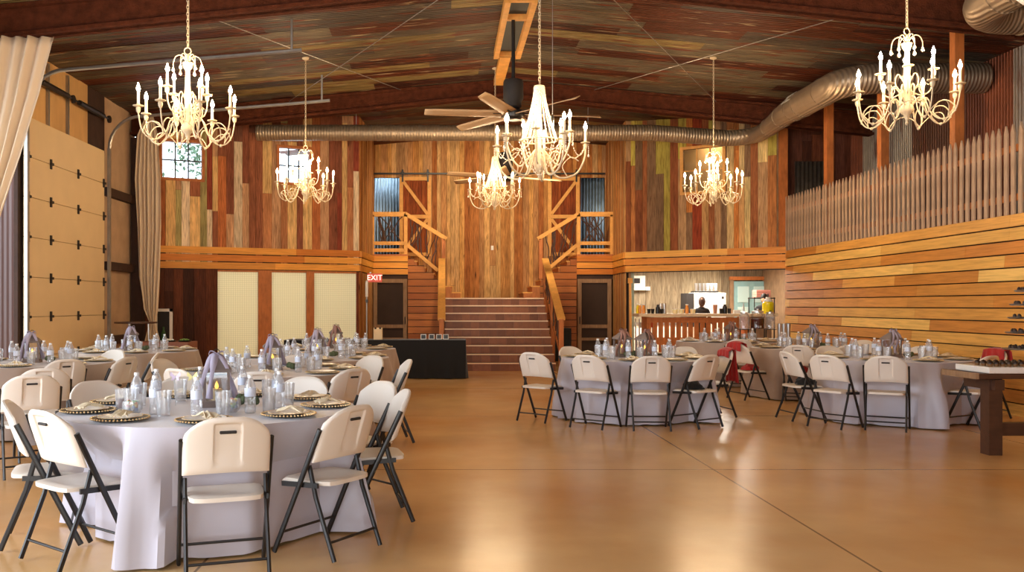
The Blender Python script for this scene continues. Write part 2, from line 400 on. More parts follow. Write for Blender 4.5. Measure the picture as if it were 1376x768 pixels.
struct(planks(Cc, (-1.97, 24.2), 0, 6.2, PAL_C, w=(.1, .16), seed=19, cutp=.2).build('wall_landing_left', M['plank']), 'plank end wall of the left landing', 'wall')
MXC = 1.24   # the stair recess is symmetric about this x
B2, C2, A2 = (4.36, 21.05), (4.40, 22.7), (7.42, 19.0)
Lr = sqrt((A2[0] - B2[0]) ** 2 + (A2[1] - B2[1]) ** 2); ur = lambda x: (x - B2[0]) / (A2[0] - B2[0]) * Lr
W3 = (ur(5.52), ur(6.28), 4.02, 5.0)
struct(planks(B2, A2, 2.3, 6.2, PAL_R, holes=(W3,), seed=21).build('wall_rear_right', M['plank']), 'reclaimed barn plank wall above the kitchen opening', 'wall')
struct(planks(C2, B2, 0, 6.2, PAL_C, w=(.07, .12), seed=10, cutp=.2).build('wall_recess_right', M['plank']), 'narrow plank return wall right of the stair recess', 'wall')
struct(planks((4.47, 24.2), C2, 0, 6.2, PAL_C, w=(.1, .16), seed=20, cutp=.2).build('wall_landing_right', M['plank']), 'plank end wall of the right landing', 'wall')
YB = 24.2
OPL, OPR = (-1.93, -1.23), (3.75, 4.42)
bw = planks((-2.0, YB), (4.5, YB), 0, 6.2, PAL_C, w=(.10, .18), seed=31, cutp=.12, holes=((OPL[0] + 2, OPL[1] + 2, 2.74, 4.93), (OPR[0] + 2, OPR[1] + 2, 2.74, 4.93)))
struct(bw.build('wall_back', M['plank']), 'bright upright plank wall behind the central staircase', 'wall')
for nm, (a, b), lab in (('hallway_wall', OPL, 'pale corrugated steel wall seen through the left loft doorway'), ('hallway_wall', OPR, 'dark corrugated steel wall seen through the right loft doorway')):
    mb = MB(); n = 96; P = [[], []]
    for i in range(n + 1):
        x = a - .3 + (b - a + .6) * i / n; yy = YB + .55 + .012 * sin(2 * pi * x / .088)
        P[0].append((x, yy, 2.6)); P[1].append((x, yy, 5.3))
    mb.grid(P); struct(mb.build(nm, M['tinx'], solid=.004), lab, 'wall')
hb = MB(); hb.box((1.24, YB + 1.0, 4.0), (7.4, .1, 3.2)); hb.box((1.24, YB + .5, 2.66), (7.4, 1.0, .1)); struct(hb.build('hallway_floor', M['darkwall']), 'loft hallway behind the sliding barn doors', 'floor')
# ---- fascia boards along the balcony fronts
FAS = [S(239, 165, 70), S(220, 142, 56), S(229, 155, 66), S(245, 181, 86), S(207, 124, 45)]
def fascia(path, seed, name, label):
    r = random.Random(seed); mb = MB()
    for k in range(3):
        zt = 2.69 - k * .165; zb = zt - .143
        for (p, q) in zip(path, path[1:]):
            p_, q_ = V((*p, 0)), V((*q, 0)); L_ = (q_ - p_).length; u = (q_ - p_) / L_; n = V((u.y, -u.x, 0)); a = 0
            while a < L_:
                b = min(a + 1.2 + r.random() * 2.6, L_); b = L_ if L_ - b < .5 else b
                c = jit(pick(FAS, r), r, .08); o = .075 - .012 * k
                w = lambda t, e, zz: p_ + u * t + n * e + V((0, 0, zz))
                e0 = -.07 if a == 0 else 0; e1 = .07 if b == L_ else 0
                mb.hexa([w(a - e0 * 0, o, zb), w(b, o, zb), w(b, 0, zb), w(a, 0, zb), w(a, o, zt), w(b, o, zt), w(b, 0, zt), w(a, 0, zt)], c); a = b
        for (p, q) in zip(path, path[1:]):
            p_, q_ = V((*p, 0)), V((*q, 0)); L_ = (q_ - p_).length; u = (q_ - p_) / L_; n = V((u.y, -u.x, 0))
            w = lambda t, e, zz: p_ + u * t + n * e + V((0, 0, zz))
            mb.hexa([w(0, .03, zb - .022), w(L_, .03, zb - .022), w(L_, 0, zb - .022), w(0, 0, zb - .022), w(0, .03, zb), w(L_, .03, zb), w(L_, 0, zb), w(0, 0, zb)], S(28, 14, 8))
    return struct(mb.build(name, M['plankh']), label, 'fascia')
fascia([A, B, Cc, (-.94, 22.7)], 4, 'trim_1', 'orange board fascia along the left balcony front')
fascia([(3.42, 22.7), C2, B2, A2], 6, 'trim_2', 'orange board fascia along the right balcony front')
# ---- left wall: sectional door, plywood header, insulated bay
lwm = MB(); lwm.box((XL - .05, 14.75, 4.9), (.1, 2.5, 1.14)); struct(lwm.build('wall_left_header', M['plywood']), 'plywood header above the tall sectional door', 'wall')
for yy in (14.35, 15.1):
    s_ = MB(); s_.box((XL + .02, yy, 4.86), (.05, .05, 1.02)); struct(s_.build('stud', M['galv']), 'thin steel stud on the plywood header, ' + ('nearer one' if yy < 15 else 'farther one'), 'stud')
lwm = MB(); lwm.box((XL - .05, 16.4, 4.9), (.1, .8, 1.14)); lwm.box((XL - .3, 11.2, 4.9), (.1, 4.6, 1.2)); struct(lwm.build('wall_left_dark', M['darkwall']), 'dark painted wall strip beside the plywood header', 'wall')
lwm = MB(); lwm.box((XL - .06, 17.65, 2.75), (.06, 1.75, 5.5)); struct(lwm.build('wall_left_bay', M['insul']), 'insulated wall bay between the sectional door and the corner', 'wall')
for z in (2.18, 3.6, .75):
    g = MB(); g.box((XL + .03, 17.65, z), (.12, 1.75, .16)); struct(g.build('wall_girt', M['darkwall']), f'dark horizontal wall girt, {"lowest" if z < 1 else "middle" if z < 3 else "top"} one in the insulated bay', 'girt')
lwm = MB(); lwm.box((XL - .05, 7.2, 2.8), (.1, 3.8, 5.6)); lwm.box((XL - .05, -2.8, 2.8), (.1, 2.4, 5.6)); lwm.box((XL - .05, 1.85, 4.95), (.1, 6.9, 1.3)); struct(lwm.build('wall_left', M['insul']), 'side wall toward the camera end', 'wall')
lwm = MB()
lwm.box((-5.2, -4.05, 2.8), (4.5, .1, 5.8)); lwm.box((6.6, -4.05, 2.8), (7.4, .1, 5.8)); lwm.box((0, -4.05, 4.9), (6, .1, 2.8)); struct(lwm.build('wall_front', M['insul']), 'front wall behind the camera with a wide doorway', 'wall')
# exterior seen through the open bay
ex = MB(); ex.box((-8.6, 17.2, 2.2), (.1, 6.5, 4.4)); struct(ex.build('exterior_wall', mat('mauve_siding', S(120, 84, 80), rough=.6, wave=(1, .2, .01))), 'mauve metal siding outside the open bay', 'wall')
# ---- right wall: lap siding below, loft above
SID = [S(239, 192, 104), S(222, 162, 79), S(205, 136, 59), S(228, 174, 88), S(198, 127, 54), S(244, 199, 113), S(213, 148, 68)]
r = random.Random(14); sd = MB(); z = 2.60
while z > -.1:
    zb = max(z - .158, 0); yy = -4.0
    while yy < 19.0:
        l = 1.3 + r.random() * 2.6; y1 = min(yy + l, 19.0); c = jit(pick(SID, r), r, .07); g = .0015
        sd.hexa([(XR - .035, yy + g, zb), (XR - .035, y1 - g, zb), (XR, y1 - g, zb), (XR, yy + g, zb), (XR - .02, yy + g, z), (XR - .02, y1 - g, z), (XR, y1 - g, z), (XR, yy + g, z)], c); yy = y1
    z -= .175
sd.box((XR + .05, 7.5, 1.3), (.08, 23, 2.58), col=S(22, 12, 8))
struct(sd.build('wall_right', M['plankh']), 'golden horizontal board siding below the picket loft', 'wall')
lf = MB(); lf.box(((XR + XO) / 2 + .04, 7.5, 2.54), (XO - XR - .08, 23.4, .1)); struct(lf.build('loft_floor', M['lumbd']), 'loft floor behind the picket fence', 'floor')
TV = [S(161, 153, 140), S(124, 65, 39), S(182, 171, 156), S(109, 57, 36), S(143, 130, 119), S(91, 57, 41)]
r = random.Random(2); ow = MB(); yy = -4
while yy < 19.3:
    l = .5 + r.random() * .25; c = jit(pick(TV, r), r); ow.add([(XO, yy, 2.5), (XO, yy + l, 2.5), (XO, yy + l, 5.6), (XO, yy, 5.6)], [(0, 1, 2, 3)], False, c); yy += l
struct(ow.build('wall_right_outer', M['tinv'], solid=.03, offset=1), 'outer loft wall of alternating grey and rusty tin sheets', 'wall')
lo = planks((XR + .1, 19.25), (XO, 19.25), 2.5, 5.6, PAL_D, seed=5, w=(.14, .22)); struct(lo.build('wall_loft_end', M['plank']), 'dark plank wall at the far end of the loft', 'wall')
ow = MB(); ow.box((XO + .1, 7.5, 1.2), (.1, 23.2, 2.5)); struct(ow.build('wall_right_base', M['darkwall']), 'base wall outside the siding', 'wall')
tl = MB(); n = 60; P = [[], []]
for i in range(n + 1):
    x = 7.62 + .75 * i / n; P[0].append((x, 19.1 + .012 * sin(2 * pi * x / .09), 2.6)); P[1].append((x, 19.1 + .012 * sin(2 * pi * x / .09), 4.55))
tl.grid(P); tag(tl.build('metal_sheet', mat('dark_corrugated', S(92, 84, 76), rough=.5, metal=.6, var=.3), solid=.004), 'dark corrugated metal sheet standing at the far end of the loft', 'metal sheet')
for d, nm in ((17.2, 'farthest'), (15.07, 'middle'), (12.9, 'nearest')):
    p = MB(); h = zc(7.53) - 2.6; p.box((7.53, d, 2.59 + h / 2), (.14, .14, h)); struct(p.build('post', M['lumbd'], bevel=.006), f'square wooden loft post behind the picket fence, {nm} of three', 'post')
p = MB(); p.box((7.34, 19.02, 4.2), (.16, .1, 3.0)); struct(p.build('trim_3', M['lumbd']), 'orange corner post where the plank wall meets the loft', 'post')
# ---- windows in the plank walls
def window(idx, p0, p1, u0, u1, z0, z1, nx, ny, label, frame):
    p0 = V((*p0, 0)); p1 = V((*p1, 0)); u = (p1 - p0).normalized(); n = V((u.y, -u.x, 0)); q = lambda t, o, z: p0 + u * t + n * o + V((0, 0, z))
    root = thing(f'window_{idx}', label, 'window', q((u0 + u1) / 2, 0, z0), 0, None, 'structure'); o0 = V(root.location)
    fr = MB(); w = .06
    for a, b in ((q(u0 - w, .02, z0 - w / 2), q(u1 + w, .02, z0 - w / 2)), (q(u0 - w, .02, z1 + w / 2), q(u1 + w, .02, z1 + w / 2))): fr.bar(a - o0, b - o0, .1, w)
    for t in (u0 - w / 2, u1 + w / 2): fr.bar(q(t, .02, z0) - o0, q(t, .02, z1) - o0, .1, w, up=u)
    fr.build('window_frame', frame, root)
    mu = MB()
    for i in range(1, nx): t = u0 + (u1 - u0) * i / nx; mu.bar(q(t, -.03, z0) - o0, q(t, -.03, z1) - o0, .03, .028, up=u)
    for j in range(1, ny): z = z0 + (z1 - z0) * j / ny; mu.bar(q(u0, -.03, z) - o0, q(u1, -.03, z) - o0, .03, .028)
    mu.build('muntin', M['black'] if frame is not M['lumber'] else M['lumber'], root)
    g = MB(); g.hexa([q(u0, -.035, z0) - o0, q(u1, -.035, z0) - o0, q(u1, -.04, z0) - o0, q(u0, -.04, z0) - o0, q(u0, -.035, z1) - o0, q(u1, -.035, z1) - o0, q(u1, -.04, z1) - o0, q(u0, -.04, z1) - o0])
    g.build('pane', M['pane'], root); return root
window(1, A, B, W1[0], W1[1], W1[2], W1[3], 3, 2, 'six-pane daylight window high on the plank wall beside the far curtain', M['lumbd'])
window(2, A, B, W2[0], W2[1], W2[2], W2[3], 3, 2, 'bright six-pane window behind a small chandelier', M['lumbd'])
window(3, B2, A2, W3[0], W3[1], W3[2], W3[3], 3, 2, 'warm interior window with pale timber frame above the kitchen', M['lumber'])
ib = MB(); ib.box((5.9 + .5, 20.03 + .75, 4.5), (2.4, .08, 1.6), rz=-.60); struct(ib.build('interior_wall', M['plywood']), 'plywood lined room behind the warm interior window', 'wall')
# tree outside window 1
tr = thing('tree', 'green tree crown outside the six-pane daylight window', 'tree', (-7.55, 24.5, 0))
t = MB(); t.tube([(0, 0, 0), (.05, 0, 2), (0, 0, 4)], [.12, .1, .05], 8); t.build('trunk', M['lant'], tr)
t = MB(); r = random.Random(3)
for i in range(260):
    a, b_, c_ = r.gauss(0, .45), r.gauss(0, .3), r.gauss(5.6, .35); s_ = .05 + r.random() * .05
    d1 = V((r.gauss(0, 1), r.gauss(0, 1), r.gauss(0, 1))).normalized() * s_; d2 = d1.orthogonal().normalized() * s_ * .6; p = V((a + .75, b_, c_))
    t.add([p - d1, p - d2, p + d1, p + d2], [(0, 1, 2, 3)])
t.build('foliage', mat('leaf', S(90, 120, 90), rough=.6, var=.3), tr)
# ---- shaded window bays below the left fascia
M['shade'] = translucent_mat('woven_shade', S(242, 234, 208), .5, grid=(0, .045, 2, .045, .45))
for i, (u0, u1, z0, z1) in enumerate(SH):
    p0, p1 = V((*A, 0)), V((*B, 0)); u = (p1 - p0).normalized(); n = V((u.y, -u.x, 0)); q = lambda t, o, z: p0 + u * t + n * o + V((0, 0, z))
    root = thing('window_shade', 'pale woven shade backlit in the window bay, ' + ('first from the far curtain', 'middle one of three', 'beside the exit sign post')[i], 'window shade', q((u0 + u1) / 2, 0, z0)); o0 = V(root.location)
    m = MB(); m.hexa([q(u0, .012, z0) - o0, q(u1, .012, z0) - o0, q(u1, .008, z0) - o0, q(u0, .008, z0) - o0, q(u0, .012, z1) - o0, q(u1, .012, z1) - o0, q(u1, .008, z1) - o0, q(u0, .008, z1) - o0]); m.build('fabric', M['shade'], root)
    m = MB(); m.bar(q(u0, .02, z0 + .02) - o0, q(u1, .02, z0 + .02) - o0, .02, .04); m.build('bottom_rail', M['cream'], root)
    m = MB(); m.bar(q(u0, .02, z1 - .02) - o0, q(u1, .02, z1 - .02) - o0, .04, .04); m.build('head_rail', M['lumbd'], root)
for k, (ua, ub) in enumerate(((SH[0][1], SH[1][0]), (SH[1][1], SH[2][0]))):
    p0, p1 = V((*A, 0)), V((*B, 0)); u = (p1 - p0).normalized(); n = V((u.y, -u.x, 0)); m = MB(); t = (ua + ub) / 2; c = p0 + u * t + n * .04
    m.box((c.x, c.y, 1.1), ((ub - ua), .05, 2.2), rz=atan2(u.y, u.x)); struct(m.build(f'trim_{4+k}', M['lumbd']), 'orange board between two window shades, ' + ('wider' if k == 0 else 'narrower') + ' one', 'trim')
# ---- sectional door
gd = thing('garage_door', 'tall cream sectional door with rows of black hinges', 'garage door', (XL + .05, 15.05, 0))
m = MB(); m.box((XL - .04, 15.05, 2.17), (.06, 3.3, 4.34)); struct(m.build('door_backing', M['darkwall']), 'dark panel added behind the sectional door to stop light at its seams', 'wall')  # added backing, blocks sky light leaking between the door panels
for k in range(7):
    m = MB(); m.box((0, 0, .62 * k + .31), (.05, 3.1, .614)); m.build('panel', M['cream'], gd, bevel=.006)
for k in range(1, 7):
    for yy in (-.72, .35, 1.5, -1.5):
        m = MB(); m.box((.035, yy, .62 * k), (.02, .05, .16)); m.box((.05, yy, .62 * k), (.03, .09, .04)); m.build('hinge', M['slot'], gd)
tr_ = MB(); tr_.bar((XL + .1, 16.68, 0), (XL + .1, 16.68, 4.5), .07, .06, up=(0, 1, 0))
def door_track(d, name, lab):
    root = thing(name, lab, 'door track', (XL + .12, d, 0)); m = MB()
    m.bar((0, 0, 0), (0, 0, 4.4), .05, .07, up=(0, 1, 0)); m.build('upright_track', M['galv'], root)
    m = MB(); pts = [(0, 0, 4.4)] + [(.62 * (1 - cos(a)), 0, 4.4 + .62 * sin(a)) for a in [pi / 2 * i / 8 for i in range(1, 9)]] + [(4.2, 0, 5.32)]
    m.tube(pts, .032, 6, flat=.8); m.build('overhead_track', M['galv'], root)
    m = MB(); m.bar((4.05, 0, 5.30), (4.05, 0, zc(XL + 4.17) ), .05, .03, up=(1, 0, 0)); m.build('hanger', M['galv'], root)
    return root
door_track(16.72, 'door_track', 'curved galvanised door track beside the insulated bay')
door_track(13.42, 'door_track', 'galvanised door track beside the open bay with its hanger')
ts = thing('torsion_bar', 'black torsion bar with springs above the sectional door', 'torsion bar', (XL + .14, 15.05, 4.95)); m = MB(); m.tube([(0, -1.7, 0), (0, 1.7, 0)], .018, 8); m.build('shaft', M['black'], ts)
for a, b in ((-1.2, -.2), (.25, 1.35)):
    m = MB(); m.tube([(0, a + (b - a) * i / 40, 0) for i in range(41)], [.045 + .007 * (i % 2) for i in range(41)], 8); m.build('spring', M['black'], ts)
for yy in (-1.62, 0, 1.62):
    m = MB(); m.lathe([(.07, -.02), (.07, .02)], 14); m.v = [(z, yy + x, y) for (x, y, z) in m.v]; m.build('drum', M['black'], ts)
# ---- galvanised ductwork
def duct(path, rads, name, label, rings):
    root = thing(name, label, 'duct'); m = MB(); m.tube(path, rads, 28); m.build('pipe', M['duct'], root)
    for (p, t, rr) in rings:
        q = MB(); t = V(t).normalized(); p = V(p); q.tube([p - t * .018, p + t * .018], rr, 28); q.build('seam_band', M['duct'], root)
    return root
# the main run is rebuilt as finely ridged spiral pipe
pts = []; rad = []
x = -4.04
while x < 6.0: pts.append((x, 18.95, 5.14 - .11 * max(0, (x - 4.5) / 1.5))); rad.append(.172 if int(round((x + 4.04) / .05)) % 3 else .168); x += .05
for i in range(1, 8): a = pi / 2 * i / 8 * .96; pts.append((6.0 + .62 * sin(a), 18.95 - .62 * (1 - cos(a)), 5.02)); rad.append(.168)
for i in range(11): pts.append((6.62, 18.2 - 3.2 * i / 10, 5.02 + .12 * min(1, i / 4))); rad.append(.168 + .077 * min(1, i / 6))
for i in range(1, 10): a = pi / 2 * i / 9; pts.append((6.62 + .6 * (1 - cos(a)), 15.0 - .6 * sin(a), 5.14)); rad.append(.245)
pts.append((8.85, 14.4, 5.14)); rad.append(.245)
rings = [((x, 18.95, 5.14), (1, 0, 0), .178) for x in (-1.9, .6, 3.1)] + [((6.62, yy, 5.02 + .12 * min(1, (18.2 - yy) / 1.28)), (0, 1, 0), .176 + .077 * min(1, (18.2 - yy) / 1.92)) for yy in (17.9, 17.2, 16.6, 16.2, 15.3)] + [((7.3, 14.4, 5.14), (1, 0, 0), .252)]
dm = duct(pts, rad, 'air_duct', 'long galvanised spiral duct along the rear walls turning into the loft', rings)
m = MB(); m.box((6.45, 16.45, 5.30), (.20, .42, .004), m=MX.Rotation(-.85, 3, 'Y')); m.build('label_sticker', M['white'], dm)
for x in (-1.9, 3.1):
    m = MB(); m.bar((x, 18.95, 5.3), (x, 18.95, zc(x)), .03, .01, up=(1, 0, 0)); m.build('strap', M['galv'], dm)
pts = [(8.85, 11.3, 5.16), (7.3, 11.3, 5.16)] + [(7.3 - .6 * sin(pi / 2 * i / 9), 11.3 - .6 * (1 - cos(pi / 2 * i / 9)), 5.16) for i in range(1, 10)] + [(6.7, 9.2, 5.16), (6.7, 7.0, 5.16)]
d2 = duct(pts, .25, 'air_duct', 'galvanised duct elbow high over the picket fence near the roof beam', [((6.7, 10.5, 5.16), (0, 1, 0), .262), ((6.7, 10.2, 5.16), (0, 1, 0), .262), ((7.45, 11.3, 5.16), (1, 0, 0), .262), ((8.0, 11.3, 5.16), (1, 0, 0), .258)])
m = MB(); m.box((6.56, 9.9, 4.94), (.24, .4, .004), m=MX.Rotation(.6, 3, 'Y')); m.build('label_sticker', M['white'], d2)
# ---- ridge vent framing
rv = thing('ridge_vent', 'timber framed ridge vent opening in the tin ceiling', 'vent', (1.15, 14.6, 6.0))
for x in (-.2, .2):
    m = MB(); m.box((x, 0, .0), (.09, 3.0, .14)); m.build('frame_rail', M['lumber'], rv)
for yy in (-1.45, -.6, 1.45):
    m = MB(); m.box((0, yy, .02), (.32, .08, .12)); m.build('frame_rail', M['lumber'], rv)
m = MB(); m.box((0, 0, .06), (.32, 2.9, .02)); m.build('vent_screen', mat('vent_mesh', S(50, 60, 66), rough=.6), rv)
m = MB(); m.box((1.12, 17.1, 6.02), (.2, 2.1, .12)); struct(m.build('ridge_board', M['lumber']), 'timber ridge board between the vent and the far beam', 'board')
for k, (a, b) in enumerate((((-3.2, 18.1, 5.62), (.4, 12.1, 5.96)), ((-.9, 18.1, 5.86), (-3.8, 12.1, 5.6)), ((5.6, 18.1, 5.62), (2.0, 12.1, 5.96)), ((3.1, 18.1, 5.86), (6.2, 12.1, 5.6)))):
    m = MB(); m.tube([a, b], .007, 6); tag(m.build('brace_rod', M['galv']), 'thin steel brace rod crossing under the ceiling, ' + ('over the sectional door side', 'crossing toward the sectional door', 'over the picket fence side', 'crossing toward the picket fence')[k], 'brace rod')
# ================================================================= STAIR RECESS
TZ, LZ = 1.6, 2.74
st = thing('staircase', 'wide brown tiled staircase with pale nosings rising between plank walls', 'stairs', (1.21, 19.0, 0), kind='thing')
r = random.Random(4); TC = [S(126, 72, 38), S(134, 78, 44), S(118, 66, 34), S(142, 84, 48)]
for k in range(9):
    hgt = TZ / 9; y0 = .28 * k; y1 = y0 + .28 if k < 8 else 5.12
    sm = MB(); x = -1.2
    while x < 1.2 - .01:
        b = min(x + .2, 1.2); sm.box(((x + b) / 2, y0 + .015, hgt * k + hgt / 2), (b - x - .004, .03, hgt), col=jit(pick(TC, r), r, .06)); x = b
    sm.box((0, (y0 + y1) / 2 + .01, hgt * k + hgt / 2 - .002), (2.4, y1 - y0 - .02, hgt - .004), col=S(96, 52, 34))
    so = sm.build('step', M['tile'], st)
    nm = MB(); nm.box((0, y0 - .006, hgt * (k + 1) - .012), (2.4, .03, .026)); nm.build('nosing', M['nosing'], so)
def siding(x0, x1, y, topf, seed, name, label):
    r = random.Random(seed); mb = MB(); z = 0
    while z < 2.75:
        zt = z + .158
        a, b = x0, x1
        if a > b: a, b = b, a
        # clip each board under the stair slope
        t = [x for x in [a + (b - a) * i / 40 for i in range(41)] if topf(x) >= zt]
        if len(t) > 1:
            mb.hexa([(t[0], y - .03, z), (t[-1], y - .03, z), (t[-1], y, z), (t[0], y, z), (t[0], y - .02, zt), (t[-1], y - .02, zt), (t[-1], y, zt), (t[0], y, zt)], jit(pick([S(170, 100, 48), S(156, 88, 40), S(184, 112, 56)], r), r, .1))
            mb.box(((t[0] + t[-1]) / 2, y + .02, z + .0875), (t[-1] - t[0], .03, .175), col=S(24, 12, 8))
        z += .175
    return struct(mb.build(name, M['plankh']), label, 'wall')
def recess(sg):   # sg=+1 left side as built, -1 mirrored about MXC
    X = (lambda x: x) if sg > 0 else (lambda x: 2 * MXC - x)
    side = 'left' if sg > 0 else 'right'; near = 'beside the black table' if sg > 0 else 'beside the kitchen'
    siding(X(-.94), X(.0), 22.7, lambda x: 2.74 - max(0, (x if sg > 0 else 2 * MXC - x) + .94) * .72, 40 + sg, f'wall_stair_{side}', f'stained board siding under the {side} landing stairs')
    # landing slab
    m = MB(); m.box(((X(-1.9) + X(-.94)) / 2, 23.45, LZ - .08), (.96, 1.5, .16)); struct(m.build(f'landing_{side}', M['lumbd']), f'wooden landing {near} stairs', 'landing')
    # door header strip
    m = MB(); m.box(((X(-1.88) + X(-.94)) / 2, 22.72, 2.16), (.94, .05, .12)); struct(m.build(f'door_header_{side}', M['darkwall']), f'dark header over the screen door {near}', 'header')
    # short flight up to the landing
    ss = thing('landing_stairs', f'short wooden flight climbing to the landing {near}', 'stairs', (X(.42), 23.49, TZ))
    for k in range(7):
        a = .42 - .227 * k; hz = (LZ - TZ) / 7
        m = MB(); m.box((X(a - .1135) - X(.42), 0, hz * (k + 1) / 2), (.226, 1.30, hz * (k + 1))); o = m.build('step', M['lumbd'], ss)
        m = MB(); m.box((X(a - .105) - X(.42), 0, hz * (k + 1) - .012), (.25, 1.31, .03)); m.build('tread', M['lumber'], o)
    # upper twig railing
    ra = thing('twig_railing', f'lumber railing with branch infill on the landing {near}', 'railing', (X(-1.0), 22.78, LZ)); q = lambda x, z: V((X(x) + X(0) * 0 - X(-1.0), 0, z - LZ))
    m = MB(); m.bar(q(-1.9, 3.78), q(-1.0, 3.78), .09, .12); m.bar(q(-1.02, 3.80), q(.06, 3.14), .09, .10); m.build('handrail', M['lumber'], ra)
    for z in (3.03, 2.85):
        m = MB(); m.bar(q(-1.9, z), q(-.98, z), .05, .09); m.build('lower_rail', M['lumber'], ra)
    m = MB(); m.bar(q(-1.0, 3.02), q(-.16, 2.32), .05, .09); m.build('lower_rail', M['lumber'], ra)
    for x, z0, z1 in ((-1.0, 2.74, 3.76), (-.02, 2.1, 3.14), (-1.86, 2.74, 3.76)):
        m = MB(); m.bar(q(x, z0), q(x, z1), .09, .09, up=(1, 0, 0)); m.build('post', M['lumber'] if x != -.02 else M['lumbd'], ra)
    r = random.Random(60 + sg)
    for i in range(11):
        xa = -1.8 + r.random() * .75; xb = -1.8 + r.random() * .75; m = MB(); n = 6
        m.tube([q(xa + (xb - xa) * t / n + sin(t * 1.9 + i) * .025, 3.06 + .7 * t / n) + V((0, (r.random() - .5) * .02, 0)) for t in range(n + 1)], .011 + r.random() * .007, 6); m.build('branch', M['darkwood'], ra)
    for i in range(12):
        xa = -.95 + r.random() * .78; xb = min(max(xa + (r.random() - .5) * .5, -.95), -.08); lo = lambda x: 3.04 - (x + 1.0) * .833; hi = lambda x: 3.74 - (x + 1.0) * .61
        m = MB(); n = 6
        m.tube([q(xa + (xb - xa) * t / n + sin(t * 1.7 + i) * .02, lo(xa + (xb - xa) * t / n) + (hi(xb) - lo(xa + (xb - xa) * t / n)) * t / n * .98) for t in range(n + 1)], .010 + r.random() * .007, 6); m.build('branch', M['darkwood'], ra)
    # lower stair railing
    lr = thing('stair_railing', f'broad board handrail on twig infill along the {"black table" if sg > 0 else "aisle table"} side of the staircase', 'railing', (X(-.06), 19.1, 0))
    m = MB(); m.bar((0, 3.0, 2.58), (0, -.05, 1.12), .17, .06); m.build('handrail', M['lumber'], lr, bevel=.006)
    for yy, z0, z1 in ((0, 0, 1.12), (1.5, 0, 1.83), (2.95, 1.0, 2.55)):
        m = MB(); m.box((0, yy, (z0 + z1) / 2), (.10, .10, z1 - z0)); m.build('post', M['lumbd'], lr)
    m = MB(); m.bar((0, 3.0, 1.78), (0, 0, .34), .05, .09); m.build('lower_rail', M['lumbd'], lr)
    for i in range(14):
        ya = .1 + 2.75 * i / 13; yb = min(max(ya + (r.random() - .5) * .6, .05), 2.95); m = MB(); n = 5
        m.tube([((r.random() - .5) * .05, ya + (yb - ya) * t / n, (.34 + ya * .48) * (1 - t / n) + (1.1 + yb * .485) * t / n) for t in range(n + 1)], .012 + r.random() * .006, 6); m.build('branch', M['darkwood'], lr)
    # screen door
    xa, xb = sorted((X(-1.83), X(-.96))); d = thing('screen_door', f'grey wood screen door with dark mesh {near}', 'door', ((xa + xb) / 2, 22.66, 0), kind='structure'); w = xb - xa
    for sx in (-1, 1):
        m = MB(); m.box((sx * (w / 2 - .05), 0, 1.05), (.10, .05, 2.1)); m.build('stile', M['greywood'], d)
    for z, h in ((2.05, .1), (.88, .09), (.55, .07), (.06, .12)):
        m = MB(); m.box((0, 0, z), (w - .2, .05, h)); m.build('rail', M['greywood'], d)
    m = MB(); m.box((0, .03, 1.05), (w - .18, .012, 2.06)); m.build('mesh_screen', M['screen'], d)
    m = MB(); m.tube([(sg * (w / 2 - .05), -.05, .95), (sg * (w / 2 - .05), -.05, 1.12)], .012, 8); m.box((sg * (w / 2 - .05), -.03, .95), (.02, .05, .02)); m.box((sg * (w / 2 - .05), -.03, 1.12), (.02, .05, .02)); m.build('handle', M['black'], d)
    # sliding barn door
    xa, xb = sorted((X(-1.23), X(-.36))); w = xb - xa
    bd = thing('barn_door', f'sliding barn door with lumber braces on the landing {near}', 'door', ((xa + xb) / 2, YB - .10, 2.77)); r2 = random.Random(70 + sg)
    m = MB(); x = -w / 2 + .02
    while x < w / 2 - .03:
        b = min(x + .085, w / 2 - .02); m.box(((x + b) / 2, .02, 1.085), (b - x - .005, .025, 2.13), col=jit(pick([S(150, 74, 34), S(134, 64, 30), S(164, 86, 40)], r2), r2, .1)); x = b
    m.build('plank_panel', M['plank'], bd)
    for sx in (-1, 1):
        m = MB(); m.box((sx * (w / 2 - .05), -.02, 1.085), (.10, .03, 2.17)); m.build('stile', M['lumber'], bd)
    for z in (.05, 1.08, 2.12):
        m = MB(); m.box((0, -.02, z), (w - .2, .03, .10)); m.build('rail', M['lumber'], bd)
    m = MB(); m.bar((-sg * (w / 2 - .1), -.025, 2.05), (sg * (w / 2 - .1), -.025, 1.15), .025, .085, up=(0, 0, 1)); m.build('brace', M['lumber'], bd)
    m = MB(); m.bar((sg * (w / 2 - .1), -.025, 1.01), (-sg * (w / 2 - .1), -.025, .12), .025, .085, up=(0, 0, 1)); m.build('brace', M['lumber'], bd)
    for sx in (-1, 1):
        m = MB(); m.box((sx * (w / 2 - .09), -.05, 2.2), (.045, .012, .34)); m.lathe([(.05, -.01), (.05, .01)], 14, (sx * (w / 2 - .09), -.05, 0)); b0 = len(m.v) - 28
        m.v[b0:] = [(p[0], -.055 + (p[2]), 2.27 + (p[1] + .05)) for p in m.v[b0:]]; m.build('hanger', M['black'], bd)
    m = MB(); m.bar((X(-1.93), YB - .132, 5.03), (X(.68), YB - .132, 5.03), .012, .045); tag(m.build('door_rail', M['black']), f'black sliding door rail above the landing {near}', 'door rail')
recess(1); recess(-1)
m = MB(); m.box((3.02, 22.45, .42), (.40, .40, .84)); m.box((3.02, 22.25, .42), (.34, .02, .76)); tag(m.build('speaker_cabinet', M['blackfab'], bevel=.01), 'black box cabinet standing against the siding beside the screen door', 'cabinet')
